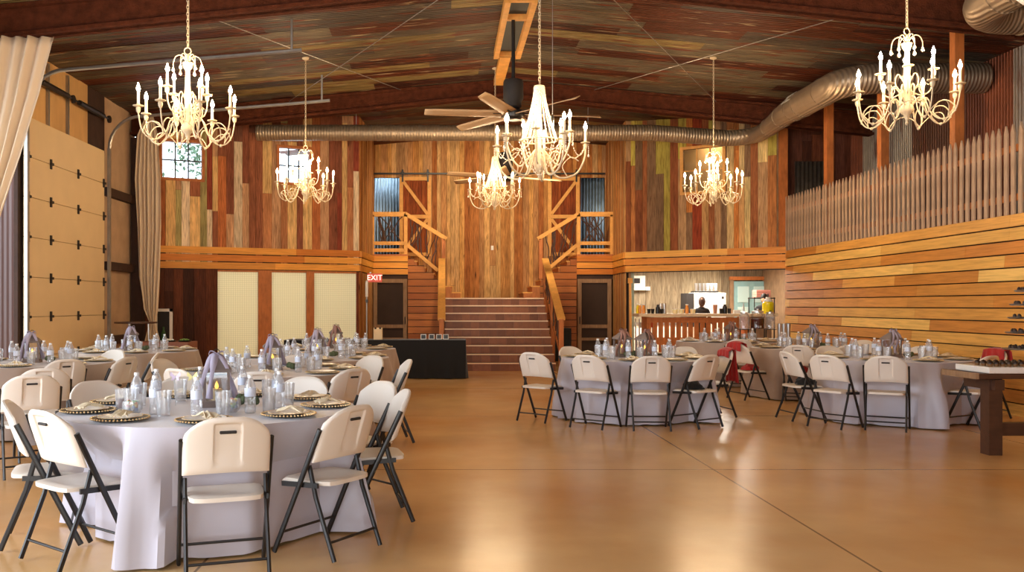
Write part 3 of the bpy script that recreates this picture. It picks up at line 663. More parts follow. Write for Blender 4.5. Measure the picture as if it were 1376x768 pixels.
for x, z in ((1.32, 3.0),):
    m = MB(); m.box((x, YB - .045, z), (.07, .012, .12)); m.box((x, YB - .055, z), (.025, .012, .05)); tag(m.build('wall_switch', M['white'], bevel=.003), 'small white switch plate on the bright plank wall', 'switch')
# ================================================================= KITCHEN
KZ = 2.5
kp = [S(176, 158, 128), S(160, 142, 112), S(184, 166, 138), S(150, 132, 106)]
struct(planks((4.5, YB), (8.8, YB), 0, KZ, kp, w=(.9, 1.2), seed=12, topf=False, cutp=0).build('wall_kitchen_back', M['plank']), 'pale weathered panel wall behind the kitchen', 'wall')
m = MB(); m.hexa([(4.42, 21.15, KZ), (7.4, 19.08, KZ), (8.8, 19.35, KZ), (8.8, 24.3, KZ)] + [(4.42, 21.15, KZ + .08), (7.4, 19.08, KZ + .08), (8.8, 19.35, KZ + .08), (8.8, 24.3, KZ + .08)]); m.hexa([(4.42, 21.15, KZ), (8.8, 24.3, KZ), (8.8, 24.31, KZ), (4.42, 24.3, KZ)] + [(4.42, 21.15, KZ + .08), (8.8, 24.3, KZ + .08), (8.8, 24.31, KZ + .08), (4.42, 24.3, KZ + .08)]); struct(m.build('ceiling_kitchen', M['white']), 'low kitchen ceiling under the balcony', 'ceiling')
m = MB(); m.box((8.8, 21.7, 1.25), (.08, 5.2, 2.5)); struct(m.build('wall_kitchen_right', M['plank'] if 0 else M['greywood']), 'kitchen side wall beyond the siding', 'wall')
m = MB(); m.box((4.47, 21.15, 1.1), (.18, .12, 2.2)); struct(m.build('trim_6', mat('teal_paint', S(138, 156, 146), rough=.7, var=.15)), 'grey green post at the kitchen opening', 'post')
m = MB(); m.box((4.44, 22.6, 1.25), (.06, 3.1, 2.5)); struct(m.build('wall_kitchen_left', M['greywood']), 'kitchen partition beside the screen door', 'wall')
for yy in (23.9,):
    d = thing('door_7', 'pale blue panelled door at the back of the kitchen under a brown header', 'door', (8.42, YB - .1, 0), kind='structure')
    tq2 = mat('relief_lit_blue', S(190, 216, 214), rough=.6); tq = mat('pale_blue_paint', S(140, 176, 178), rough=.6, var=.1, vscale=6)  # panels get a paler copy of the slab's paint, standing in for lit relief
    m = MB(); m.box((0, 0, 1.04), (.96, .05, 2.08)); m.build('slab', tq, d)
    for (x, z, w, h) in ((-.22, 1.72, .32, .44), (.22, 1.72, .32, .44), (-.22, .98, .32, .8), (.22, .98, .32, .8), (-.22, .28, .32, .34), (.22, .28, .32, .34)):
        m = MB(); m.box((x, -.032, z), (w, .03, h)); m.build('panel', tq2, d, bevel=.012)
    for x in (-.54, .54):
        m = MB(); m.box((x, -.01, 1.06), (.1, .07, 2.12)); m.build('jamb', M['greywood'], d)
    m = MB(); m.box((0, -.01, 2.16), (1.2, .07, .1)); m.build('header', M['lumbd'], d)
    m = MB(); m.ball((-.4, -.06, 1.0), .03, 10, 6); m.build('knob', M['galv'], d)
# bar
bx0, bx1, by = 4.55, 7.36, 19.75
bar = thing('bar_counter', 'long kitchen bar with reclaimed pallet front and pale top', 'bar', ((bx0 + bx1) / 2, by, 0)); hw = (bx1 - bx0) / 2
m = MB(); m.box((-.05, .22, 1.20), (2 * hw + .3, .72, .07)); m.build('countertop', mat('pale_counter', S(222, 196, 160), rough=.4, var=.08), bar, bevel=.008)
for z, h in ((1.09, .12), (.62, .16), (.08, .12)):
    m = MB(); m.box((-.35, 0, z), (2 * hw - .7, .035, h)); m.build('front_rail', M['lumbd'], bar)
for i in range(16):
    x = -hw + .06 + i * (2 * hw - .8) / 15; m = MB(); m.box((x, .035, .56), (.098, .025, 1.0)); m.build('slat', M['lumbd'], bar)
for x in (-hw + .05, hw - .55):
    m = MB(); m.box((x, .3, .58), (.08, .5, 1.16)); m.build('end_panel', M['lumbd'], bar)
m = MB(); m.box((hw - .25, .25, .58), (.5, .5, 1.16)); m.build('end_cabinet', M['greywood'], bar)
# back counter and equipment
kc = thing('kitchen_counter', 'long steel kitchen counter against the back wall', 'counter', (6.0, 23.8, 0))
m = MB(); m.box((0, 0, .92), (2.6, .7, .05)); m.build('worktop', M['steel'], kc)
for i in range(3):
    m = MB(); m.box((-.87 + .87 * i, 0, .445), (.84, .62, .89)); b_ = m.build('cabinet', M['white'], kc)
    m = MB(); m.box((-.87 + .87 * i, -.325, .47), (.78, .02, .76)); m.build('door', M['white'], b_)
ice = thing('ice_machine', 'white and steel ice machine with stacked cups on top', 'ice machine', (6.72, 22.7, 0))
m = MB(); m.box((.06, 0, .87), (.82, .6, 1.74)); m.build('body', M['fridge'], ice, bevel=.02)
m = MB(); m.box((-.44, 0, 1.3), (.18, .6, .86)); m.build('side_panel', M['slot'], ice)
m = MB(); m.box((.38, -.305, 1.62), (.06, .01, .06)); m.build('badge', M['slot'], ice)
m = MB(); m.box((0, -.02, 1.765), (.6, .4, .05)); tag(m.build('tray', M['black'], bevel=.008, loc=(6.72, 22.7, 0)), 'black tray on top of the ice machine', 'tray')
for i in range(6):
    m = MB(); k = 1 if i < 3 else 1.15; m.lathe([(.03 * k, 0), (.032 * k, .01), (.042 * k, .2), (.039 * k, .2), (.029 * k, .02)], 12, caps=False); o = m.build('cup_stack', M['steel'] if i < 3 else M['clear'], loc=(6.5 + .1 * i, 22.66, 1.79)); tag(o, ('first', 'second', 'third', 'fourth', 'fifth', 'sixth')[i] + ' cup stack from left on the ice machine tray', 'cups', 'cup stacks on the ice machine')
wb = thing('dispenser_box', 'white wall box with a small black label in the kitchen corner', 'wall box', (5.32, YB - .135, 1.83)); m = MB(); m.box((0, 0, .2), (.34, .2, .4)); m.build('case', M['white'], wb, bevel=.01)
m = MB(); m.box((-.06, -.105, .26), (.16, .01, .14)); m.build('display', M['slot'], wb); m = MB(); m.box((.24, -.02, .05), (.12, .14, .1)); m.build('spout', M['white'], wb)
# display case at the left end of the bar
dc = thing('display_case', 'glass display case of snacks at the post end of the bar', 'display case', (4.72, 20.55, 0))
m = MB()
for x in (-.2, .2):
    for yy in (-.2, .2): m.box((x, yy, .55), (.025, .025, 1.1))
m.build('frame', M['steel'], dc)
for z in (.3, .6, .9):
    m = MB(); m.box((0, 0, z), (.4, .4, .012)); m.build('shelf', M['clear'], dc)
r = random.Random(8)
for z in (.31, .61, .91):
    for i in range(3):
        m = MB(); m.box((-.12 + .12 * i, -.06, z + .06), (.09, .12, .12)); tag(m.build('snack_box', mat('snack', pick([S(240, 236, 225), S(226, 190, 80), S(180, 60, 40), S(200, 210, 200)], r)), loc=(4.72, 20.55, 0), bevel=.005), 'small snack box in the glass display case, ' + ('lower', 'middle', 'upper')[int((z - .3) / .3 + .01)] + ' shelf, ' + ('post side', 'centre', 'bar side')[i], 'snack box', 'snack boxes in the display case')
# things on the bar
BT = 1.235
def on_bar(name, label, cat, px, parts, y=19.95, group=None):
    x = (px - CX) * y / F; o = thing(name, label, cat, (x, y, BT), 0, group)
    for nm, mb, mt in parts: mb.build(nm, mt, o)
    return o
def L_(prof, seg=14, **k): return MB().lathe(prof, seg, **k)
for i, p in enumerate((872, 877, 884, 889)):
    m = L_([(.03, 0), (.042, .1), (.045, .105), (.04, .1), (.028, .01)]) if i != 2 else L_([(.05, 0), (.05, .14), (.03, .16), (.03, .2)]); on_bar('black_cup', 'black cup on the bar near the display case, ' + ('first', 'second', 'tall third', 'fourth')[i] + ' of the group', 'cup', p, [('cup', m, M['black'])], 19.9 + .05 * (i % 2), 'black cups by the display case')
for i, p in enumerate((969, 974, 980)):
    m = L_([(.034, 0), (.042, .11), (.045, .115), (.04, .11), (.03, .01)]) if i != 1 else L_([(.05, 0), (.05, .16), (.03, .18), (.03, .21)]); on_bar('black_cup', 'black cup on the bar in front of the ice machine, ' + ('first', 'tall second', 'third')[i] + ' of the group', 'cup', p, [('cup', m, M['black'])], 19.9 + .05 * (i % 2), 'black cups by the ice machine')
for i, p in enumerate((888, 893)): on_bar('metal_pitcher', 'tall steel pitcher on the bar, ' + ('first', 'second') [i] + ' beside the black cups', 'pitcher', p, [('body', L_([(.038, 0), (.039, .2), (.034, .23), (.03, .22)]), M['steel']), ('handle', MB().tube([(0, .036, .19), (0, .075, .17), (0, .075, .08), (0, .036, .05)], .008, 6), M['steel'])], 20.05)
for i, p in enumerate((860, 865, 923)): on_bar('juice_jug', 'jug of orange juice on the bar, ' + ('by the kitchen post', 'second from the kitchen post', 'beside the person with brown hair')[i], 'jug', p, [('jug', L_([(.036, 0), (.039, .12), (.03, .16), (.026, .19)]), M['orange']), ('lid', L_([(.034, .19), (.034, .21), (.001, .212)]), M['white'])], 20.02)
on_bar('lemon_bottle', 'yellow lemon bottle on the bar by the kitchen post', 'bottle', 857, [('bottle', L_([(.035, 0), (.04, .02), (.04, .14), (.018, .18), (.018, .2)]), M['yellow']), ('cap', L_([(.02, .2), (.02, .225), (.001, .226)]), M['white'])], 20.25)
for i, p in enumerate((907, 916, 931)): on_bar('food_tub', 'pale plastic tub on the bar, ' + ('first', 'second', 'third')[i] + ' from the steel pitchers', 'tub', p, [('tub', L_([(.05, 0), (.06, .09), (.055, .09), (.045, .01)]), mat('tub', S(236, 222, 170))), ('lid', L_([(.063, .09), (.063, .1), (.001, .102)]), M['white'])], 20.1)
on_bar('cup_sleeve', 'brown paper cup stack on the bar in front of the ice machine', 'cups', 961, [('stack', L_([(.04, 0), (.05, .2), (.045, .2), (.035, .01)]), mat('kraft', S(190, 130, 100)))], 20.0)
on_bar('drink_dispenser', 'yellow lemonade dispenser with white lid on the bar', 'drink dispenser', 1032, [('tank', L_([(.11, 0), (.125, .02), (.125, .24), (.09, .27)], 20), M['yellow']), ('lid', L_([(.095, .27), (.095, .31), (.05, .33), (.05, .37), (.001, .375)], 20), M['white']), ('pump', L_([(.015, .37), (.015, .43), (.03, .435), (.001, .45)], 10), M['black']), ('tap', MB().box((0, -.14, .05), (.03, .05, .03)), M['black'])], 19.85)
on_bar('napkin_holder', 'small clear box of napkins on the bar before the blue door', 'napkin holder', 990, [('box', MB().box((0, 0, .04), (.14, .1, .08)), M['white'])], 19.9)
on_bar('glass_bottle', 'slim bottle on the bar in front of the blue door', 'bottle', 999, [('bottle', L_([(.025, 0), (.025, .14), (.01, .2), (.012, .24)]), M['steel'])], 19.9)
for k in range(3):
    m = MB(); m.box((0, 0, .03), (.36, .3, .06)); tag(m.build('takeout_box', mat('pinkbox', S(196, 130, 116)), bevel=.006, loc=(8.02, 22.2, 1.62 + k * .063)), 'flat pink box stacked on the kitchen shelf, ' + ('bottom', 'middle', 'top')[k] + ' one', 'box', 'pink boxes on the kitchen shelf')
ks = thing('kitchen_shelf', 'dark wire shelf stand at the siding end of the kitchen', 'shelf', (8.02, 22.2, 0))
for x in (-.25, .25):
    for yy in (-.2, .2):
        m = MB(); m.tube([(x, yy, 0), (x, yy, 1.62)], .014, 6); m.build('upright', M['black'], ks)
for z in (.5, 1.05, 1.6):
    m = MB(); m.box((0, 0, z), (.54, .44, .025)); m.build('shelf', M['black'], ks)
m = MB(); m.bar((4.46, 20.95, .0), (4.36, 20.6, 1.95), .05, .05); m.box((4.36, 20.6, 2.0), (.10, .08, .12)); tag(m.build('bar_flap', M['lumber']), 'orange wooden bar leaning beside the grey green post', 'wooden bar')
# ================================================================= PICKET FENCE
pf = thing('picket_fence', 'weathered grey picket fence along the loft edge above the siding', 'fence', (XR - .02, 14.0, 2.6))
pk = MB(); w = .036
pk.add([(-.011, -w, 0), (.011, -w, 0), (.011, w, 0), (-.011, w, 0), (-.011, -w, 1.06), (.011, -w, 1.06), (.011, w, 1.06), (-.011, w, 1.06), (-.011, 0, 1.17), (.011, 0, 1.17)],
       [(0, 3, 2, 1), (0, 1, 5, 4), (2, 3, 7, 6), (1, 2, 6, 9, 5), (3, 0, 4, 8, 7), (4, 5, 9, 8), (6, 7, 8, 9)])
po = pk.build('picket', M['picket'], pf, loc=(0, -4.9, 0)); k = 1
while -4.9 + .143 * k < 5.0:
    c = po.copy(); C.objects.link(c); c.parent = pf; rr = random.Random(k); c.location = (0, -4.9 + .143 * k, 0); c.rotation_euler = ((rr.random() - .5) * .03, 0, 0); k += 1
for z in (.22, .86):
    m = MB(); m.bar((.04, -5.0, z), (.04, 5.0, z), .04, .09); m.build('fence_rail', M['lumbd'], pf)
# ================================================================= CURTAINS
def drape(name, label, rows, nf, amp, thick=.004, segs=90):
    """rows: list of (z, x0, y0, x1, y1): the curtain's top edge down to its hem"""
    P = []
    for i, (z, x0, y0, x1, y1) in enumerate(rows):
        a, b = V((x0, y0, z)), V((x1, y1, z)); wd = (b - a).length; t = (b - a).normalized() if wd else V((1, 0, 0)); n = V((t.y, -t.x, 0))
        am = min(amp, .30 * wd + .01); P.append([a + (b - a) * (k / segs) + n * (am * sin(2 * pi * nf * k / segs + .15 * i) * (.7 + .3 * sin(k * .21))) for k in range(segs + 1)])
    m = MB(); m.grid(P); return tag(m.build(name, M['curtain'], solid=thick), label, 'curtain')
def lerp_rows(keys, n):
    out = []
    for a, b in zip(keys, keys[1:]):
        for i in range(n): t = i / n; t = t * t * (3 - 2 * t) if 0 else t; out.append(tuple(p + (q - p) * t for p, q in zip(a, b)))
    return out + [keys[-1]]
drape('curtain', 'sheer ivory curtain swept aside from the near roof beam', lerp_rows([(4.98, -6.4, 11.65, -5.18, 11.65), (4.2, -6.4, 11.65, -5.36, 11.65), (3.4, -6.42, 11.65, -5.6, 11.65), (2.6, -6.42, 11.65, -5.88, 11.65), (2.0, -6.42, 11.65, -6.08, 11.65), (1.5, -6.44, 11.65, -6.28, 11.65), (1.0, -6.45, 11.65, -6.15, 11.65), (.02, -6.45, 11.65, -5.95, 11.65)], 6), 7, .07)
drape('curtain', 'sheer ivory curtain tied in a knot beside the corner column', lerp_rows([(5.35, -6.08, 18.0, -5.98, 18.0), (4.9, -6.28, 18.0, -5.86, 18.0), (4.0, -6.33, 18.0, -5.80, 18.0), (3.0, -6.28, 18.0, -5.80, 18.0), (2.0, -6.26, 18.0, -5.84, 18.0), (1.35, -6.16, 18.0, -5.88, 18.0), (1.05, -6.02, 18.0, -5.92, 18.0), (.9, -6.08, 18.0, -5.88, 18.0), (.5, -6.18, 18.0, -5.76, 18.0), (.02, -6.3, 18.0, -5.66, 18.0)], 6), 6, .055)
# ================================================================= CHANDELIERS
def chain_mb(z0, z1, r=.011):
    m = MB(); z = z0; k = 0
    while z < z1:
        pts = []
        for i in range(8):
            a = 2 * pi * i / 8; u, v_ = .010 * cos(a), .026 * sin(a); pts.append((u, 0, z + .022 + v_) if k % 2 else (0, u, z + .022 + v_))
        m.tube(pts, .0035, 5, closed=True); z += .036; k += 1
    m.tube([(.012, 0, z0), (.012, 0, z1)], .003, 5)
    return m
def spline(pts, n=6):
    pts = [V(p) for p in pts]; out = []
    for i in range(len(pts) - 1):
        p0, p1, p2, p3 = pts[max(i - 1, 0)], pts[i], pts[i + 1], pts[min(i + 2, len(pts) - 1)]
        for k in range(n):
            t = k / n; out.append(.5 * ((2 * p1) + (-p0 + p2) * t + (2 * p0 - 5 * p1 + 4 * p2 - p3) * t * t + (-p0 + 3 * p1 - 3 * p2 + p3) * t ** 3))
    return out + [pts[-1]]
def candle_parts(arm, r, z):
    m = MB(); m.lathe([(.008, -.07), (.02, -.05), (.024, -.02), (.016, -.005), (.05, .0), (.054, .008), (.02, .008), (.016, .03)], 14, (r, 0, z)); m.build('candle_cup', M['ivory'], arm)
    m = MB(); m.lathe([(.014, 0), (.014, .13)], 10, (r, 0, z + .02)); m.build('candle_sleeve', M['sleeve'], arm)
    m = MB(); m.lathe([(.009, 0), (.020, .02), (.020, .036), (.011, .062), (.001, .088)], 7, (r, 0, z + .15), caps=False); m.build('bulb', M['bulb'], arm)
def chandelier_a(label, loc, rz=0):
    root = thing('chandelier', label, 'chandelier', loc, rz, 'two-tier candle chandeliers')
    m = MB(); m.lathe([(.001, 0), (.018, .02), (.010, .05), (.022, .08), (.03, .11), (.055, .13), (.07, .16), (.06, .20), (.03, .22), (.022, .26), (.02, .34), (.03, .38), (.034, .5), (.026, .62), (.022, .76), (.045, .80), (.055, .84), (.03, .85), (.02, .90), (.012, .93)], 18); m.build('shaft', M['ivory'], root)
    m = MB(); m.tube([(.035 * cos(a), 0, .965 + .035 * sin(a)) for a in [2 * pi * i / 14 for i in range(14)]], .006, 6, closed=True); m.build('ring', M['ivory'], root)
    for i in range(6):
        a = 2 * pi * i / 6 + .3; m = MB(); m.tube(spline([(.012, 0, .85), (.06, 0, .915), (.115, 0, .90), (.14, 0, .84), (.142, 0, .79)], 5), .0055, 6); o = m.build('crown_scroll', M['ivory'], root); o.rotation_euler.z = a
        m = MB(); m.lathe([(.001, 0), (.018, .018), (.012, .04), (.003, .06)], 8, (.142, 0, .735), caps=False); m.build('drop', M['bead'], o)
    def arm(lower, a):
        m = MB()
        if lower:
            m.tube(spline([(.045, 0, .19), (.11, 0, .27), (.17, 0, .24), (.22, 0, .11), (.30, 0, .03), (.39, 0, .035), (.46, 0, .12), (.49, 0, .27)], 6), .0072, 6)
            m.tube(spline([(.31, 0, .03), (.25, 0, .10), (.29, 0, .19), (.37, 0, .20), (.43, 0, .15), (.45, 0, .08)], 6), .006, 6)
            m.tube(spline([(.06, 0, .2), (.07, 0, .34), (.11, 0, .40), (.15, 0, .37), (.14, 0, .28), (.12, 0, .25)], 5), .007, 6)
            m.tube(spline([(R_ * cos(t), R_ * sin(t), z) for R_, t, z in ((.38, 0, .04), (.42, .18, .13), (.43, .39, .17), (.42, .60, .13), (.38, .785, .04))], 5), .005, 6)
            m.ball((.345, 0, .018), .016, 8, 5)
        else:
            m.tube(spline([(.03, 0, .36), (.08, 0, .32), (.14, 0, .30), (.20, 0, .33), (.235, 0, .41), (.24, 0, .48)], 6), .0075, 6)
            m.tube(spline([(.03, 0, .45), (.07, 0, .53), (.10, 0, .50), (.10, 0, .42), (.08, 0, .38)], 5), .006, 6)
            m.tube(spline([(.14, 0, .30), (.11, 0, .37), (.15, 0, .42), (.2, 0, .40)], 5), .0055, 6)
        o = m.build('arm', M['ivory'], root); o.rotation_euler.z = a
        candle_parts(o, .49 if lower else .24, .34 if lower else .55)
    for i in range(8): arm(True, 2 * pi * i / 8 + .52)
    for i in range(4): arm(False, 2 * pi * i / 4 + .89)
    return root
def hang(root, loc, label_, zt):
    h = zc(loc[0]) - loc[2]
    chain_mb(zt, h - .03).build('chain', M['ivory'], root)
    m = MB(); m.lathe([(.01, h - .05), (.055, h - .03), (.065, h + .0)], 16); m.build('canopy', M['ivory'], root)
for lab, loc, rz in (('large ivory two-tier candle chandelier on the sectional door side', (-2.65, 9.07, 3.08), .0),
                     ('large ivory two-tier candle chandelier on the picket fence side', (4.74, 9.0, 3.26), .25),
                     ('far ivory candle chandelier in front of the bright plank wall window', (-2.45, 15.5, 3.24), .5),
                     ('far ivory candle chandelier in front of the warm interior window', (4.75, 15.5, 3.20), .1)):
    a = chandelier_a(lab, loc, rz); hang(a, loc, lab, 1.0)
def chandelier_b(label, loc, rz=0):
    root = thing('crystal_chandelier', label, 'chandelier', loc, rz, 'beaded crystal chandeliers')
    m = MB(); m.lathe([(.001, .0), (.02, .03), (.012, .07), (.05, .12), (.07, .18), (.05, .25), (.02, .3), (.018, .5), (.03, .6), (.018, .75), (.018, .98), (.06, 1.0), (.06, 1.04), (.01, 1.06)], 16); m.build('shaft', M['ivory'], root)
    m = MB(); m.tube([(.20 * cos(2 * pi * i / 28), .20 * sin(2 * pi * i / 28), .44) for i in range(28)], .009, 6, closed=True); m.build('bead_ring', M['ivory'], root)
    for i in range(20):
        a = 2 * pi * i / 20; m = MB()
        for k in range(34):
            t = k / 33; rr = .055 + (.145) * (t ** 1.5); m.ball((rr * cos(a), rr * sin(a), 1.02 - .58 * t), .0085, 6, 4)
        m.build('bead_strand', M['bead'], root)
    for i in range(10):
        long_ = i % 2 == 0; R_ = .52 if long_ else .36; z = .42 if long_ else .50; a = 2 * pi * i / 10 + .1
        m = MB(); m.tube(spline([(.04, 0, .34), (.09, 0, .28), (.16, 0, .08 if long_ else .2), (.27 if long_ else .22, 0, .03 if long_ else .15), (R_ * .82, 0, .09 if long_ else .22), (R_ * .98, 0, .25 if long_ else .36), (R_, 0, z - .06)], 6), .0105, 7)
        m.tube(spline([(R_ * .6, 0, .05 if long_ else .18), (R_ * .5, 0, .16 if long_ else .28), (R_ * .68, 0, .26 if long_ else .35), (R_ * .85, 0, .22 if long_ else .32)], 5), .006, 6)
        o = m.build('arm', M['ivory'], root); o.rotation_euler.z = a; candle_parts(o, R_, z)
        m = MB()
        for k in range(5): m.ball((R_ + .035, 0, z - .02 - .02 * k), .007, 6, 4)
        m.lathe([(.001, 0), (.014, .014), (.004, .045)], 6, (R_ + .035, 0, z - .16), caps=False); m.build('pendant_drop', M['bead'], o)
        a2 = 2 * pi * (i + 1) / 10 + .1; R2 = .36 if long_ else .52; z2 = .50 if long_ else .42; m = MB(); p, q = V((R_ * cos(a), R_ * sin(a), z - .02)), V((R2 * cos(a2), R2 * sin(a2), z2 - .02))
        m.tube([p + (q - p) * (t / 16) - V((0, 0, .17 * 4 * (t / 16) * (1 - t / 16))) for t in range(17)], .002, 4)
        for k in range(17):
            t = k / 16; c = p + (q - p) * t; c.z -= .17 * 4 * t * (1 - t); m.ball(c, .0075, 6, 4)
        m.build('bead_swag', M['bead'], root)
    for i in range(8):
        a = 2 * pi * i / 8; m = MB(); m.tube([((.20 * (1 - t) ** .7 + .02) * cos(a), (.20 * (1 - t) ** .7 + .02) * sin(a), .42 - .36 * t) for t in [k / 11 for k in range(12)]], .002, 4)
        for k in range(12):
            t = k / 11; rr = .20 * (1 - t) ** .7 + .02; m.ball((rr * cos(a), rr * sin(a), .42 - .36 * t), .0085, 6, 4)
        m.build('basket_strand', M['bead'], root)
    return root
for lab, loc, rz in (('large beaded crystal chandelier with a tall bead cone in the middle of the hall', (1.05, 9.7, 2.80), .0), ('far beaded crystal chandelier hanging before the staircase', (1.0, 17.3, 3.30), .2)):
    a = chandelier_b(lab, loc, rz); hang(a, loc, lab, 1.06)
m = MB(); m.tube([(0, 0, 0), (0, 0, 2.45)], .004, 6); cb = tag(m.build('cable', M['galv'], loc=(1.22, 9.9, 3.55)), 'thin hanging cable with black plug beside the large crystal chandelier', 'cable')
m = MB(); m.lathe([(.012, -.14), (.016, -.1), (.016, 0), (.006, .02)], 10); m.build('plug', M['black'], cb)
# ================================================================= CEILING FANS (blades at rest)
def fan(label, loc, R_, nb, rz):
    root = thing('ceiling_fan', label, 'ceiling fan', loc, rz, None); h = zc(loc[0]) - loc[2]
    m = MB(); m.tube([(0, 0, .6), (0, 0, h - (.15 if loc[1] < 15 else 0))], .03, 10); m.build('downrod', M['black'], root)
    m = MB(); m.lathe([(.04, .62), (.15, .58), (.16, .55), (.16, .28), (.13, .24), (.13, .16), (.10, .14)], 24); m.build('motor_housing', M['slot'], root)
    m = MB(); m.lathe([(.16, -.01), (.17, .03), (.17, .08), (.12, .12), (.10, .14)], 24); m.lathe([(.11, -.05), (.15, -.01)], 24); m.build('hub', M['black'], root)
    for i in range(nb):
        a = 2 * pi * i / nb; m = MB(); rows = []
        for k in range(9):
            t = k / 8; x = .18 + (R_ - .18) * t; wd = (.11 - .03 * t) * (1 if k < 8 else .7); rows.append([V((x, wd * s_, .04 + (.03 - .0 * t) * s_)) for s_ in (-1, -.4, .4, 1)])
        m.grid(rows); o = m.build('blade', M['fanblade'], root, solid=.012); o.rotation_euler.z = a
        m = MB(); m.box((.22, 0, .05), (.22, .06, .02)); m.build('blade_iron', M['black'], o)
    return root
fan('large dark ceiling fan with tan blades behind the crystal chandelier', (1.1, 14.0, 4.42), 1.42, 6, .12)
fan('lower ceiling fan with tan blades near the staircase', (1.38, 19.7, 4.25), 1.42, 6, .4)
# ================================================================= EXIT SIGN + POLE
ex = thing('exit_sign', 'EXIT sign with pale letters on red above the screen door by the black table', 'exit sign', (-1.62, 20.45, 2.06))
m = MB(); m.box((0, 0, 0), (.34, .04, .20)); m.build('housing', mat('exit_red', S(206, 84, 66), rough=.4, emit=S(206, 70, 52), estr=.35), ex, bevel=.006)
fc = bpy.data.curves.new('exit_letters', 'FONT'); fc.body = 'EXIT'; fc.size = .175; fc.align_x = 'CENTER'; fc.align_y = 'CENTER'; fc.extrude = .003
fo = bpy.data.objects.new('lettering_src', fc); C.objects.link(fo); bpy.context.view_layer.update()
dg = bpy.context.evaluated_depsgraph_get(); me = bpy.data.meshes.new_from_object(fo.evaluated_get(dg)); bpy.data.objects.remove(fo)
me.materials.clear(); me.materials.append(mat('exit_white', S(255, 236, 226), emit=S(255, 226, 210), estr=1.2)); lo_ = bpy.data.objects.new('lettering', me); C.objects.link(lo_); lo_.parent = ex; lo_.rotation_euler = (pi / 2, 0, 0); lo_.location = (0, -.024, 0)
m = MB(); m.box((-.1, .05, .12), (.03, .14, .03)); m.build('bracket', M['galv'], ex)
pl = thing('conduit_pipe', 'pale upright pipe with white sleeve under the exit sign', 'pipe', (-1.80, 20.40, 0)); m = MB(); m.tube([(0, 0, 0), (0, 0, 2.0)], .02, 10); m.build('pipe', M['galv'], pl)
m = MB(); m.tube([(0, 0, 1.62), (0, 0, 1.98)], .034, 12); m.build('sleeve', M['white'], pl); m = MB(); m.box((0, -.02, 1.52), (.06, .05, .07)); m.build('clamp', M['black'], pl)
# ================================================================= FOLDING CHAIRS
ty = lambda z: -.18 + (.80 - z) * .475       # the long tube's line in side view
def make_chair():
    root = thing('folding_chair', 'x x x x', 'chair', (0, 0, 0), 0, None)
    front = []; back = []
    for v in (0, .06, .14, .24, .34, .44, .54, .64, .74, .82, .875, .90, .935, .965, .985, 1.0):
        fr = []; bk = []
        for u in (-1, -.985, -.95, -.86, -.72, -.56, -.42, -.325, -.295, -.15, 0, .15, .295, .325, .42, .56, .72, .86, .95, .985, 1):
            top = .855 - .085 * abs(u) ** 3.2; bot = .545 + .012 * (1 - u * u); z = bot + (top - bot) * v
            wd = .222 - .012 * max(0, (v - .75) / .25) ** 2; x = wd * u; yb = -.175 + (.80 - z) * .34 - .045 * (1 - u * u) ** .8
            rec = .015 * min(1, max(0, (v - .10) / .3)) if (-.30 < u < .30 and .1 < v < .89) else 0
            e = .016 * min(1, .35 + 14 * min(1 - abs(u), v, 1 - v))
            fr.append((x, yb + e, z)); bk.append((x, yb - e + rec, z))
        front.append(fr); back.append(bk)
    m = MB(); m.grid(front, flip=True); m.grid(back)
    for A_, B_, fl_ in ((front[0], back[0], False), (front[-1], back[-1], True)): m.grid([A_, B_], flip=fl_)
    m.grid([[r_[0] for r_ in front], [r_[0] for r_ in back]], flip=True); m.grid([[r_[-1] for r_ in front], [r_[-1] for r_ in back]])
    br = m.build('backrest', M['plastic'], root, bevel=.006)
    m = MB(); zz = .775; m.box((0, -.175 + (.80 - zz) * .34 - .045 - .016 + .011, zz), (.085, .014, .016)); m.build('handle_slot', M['slot'], br, bevel=.005)
    m = MB(); top = []; bot = []; n = 12
    for j in range(n + 1):
        v = -1 + 2 * j / n; a = []; b = []
        for i in range(n + 1):
            u = -1 + 2 * i / n; x = .200 * u * (1 - .06 * max(0, -v) - .10 * abs(v) ** 6); y = .005 + .195 * v * (1 - .10 * abs(u) ** 6); rim = max(abs(u), abs(v))
            z = .448 - .014 * (1 - rim ** 2) - (.022 * max(0, (v - .6) / .4) ** 2) - .010 * max(0, (rim - .85) / .15) ** 2
            a.append((x, y, z)); b.append((x, y, .412 - .02 * max(0, (v - .6) / .4) ** 2 + .004))
        top.append(a); bot.append(b)
    m.grid(top); m.grid(bot, flip=True)
    m.grid([top[0], bot[0]], flip=True); m.grid([top[-1], bot[-1]]); m.grid([[q[0] for q in top], [q[0] for q in bot]]); m.grid([[q[-1] for q in top], [q[-1] for q in bot]], flip=True)
    m.build('seat', M['plastic'], root, bevel=.005)
    for s in (-1, 1):
        m = MB(); m.tube([(s * .228, ty(.735), .735), (s * .228, ty(.4), .4), (s * .228, ty(.01), .012)], .0125, 8, flat=1.35); m.build('leg', M['black'], root)
        m = MB(); m.tube([(s * .206, ty(.52) - .005, .525), (s * .206, -.10, .35), (s * .206, -.235, .012)], .0115, 8, flat=1.3); m.build('leg', M['black'], root)
        m = MB(); m.bar((s * .210, -.12, .418), (s * .210, .15, .405), .012, .028); m.build('seat_rail', M['black'], root)
    m = MB(); m.tube([(-.228, ty(.13), .13), (.228, ty(.13), .13)], .008, 8); m.build('stretcher', M['black'], root)
    m = MB(); m.tube([(-.206, -.195, .11), (.206, -.195, .11)], .008, 8); m.build('stretcher', M['black'], root)
    return root
CH0 = make_chair(); _first = [True]
CHAIRS = []
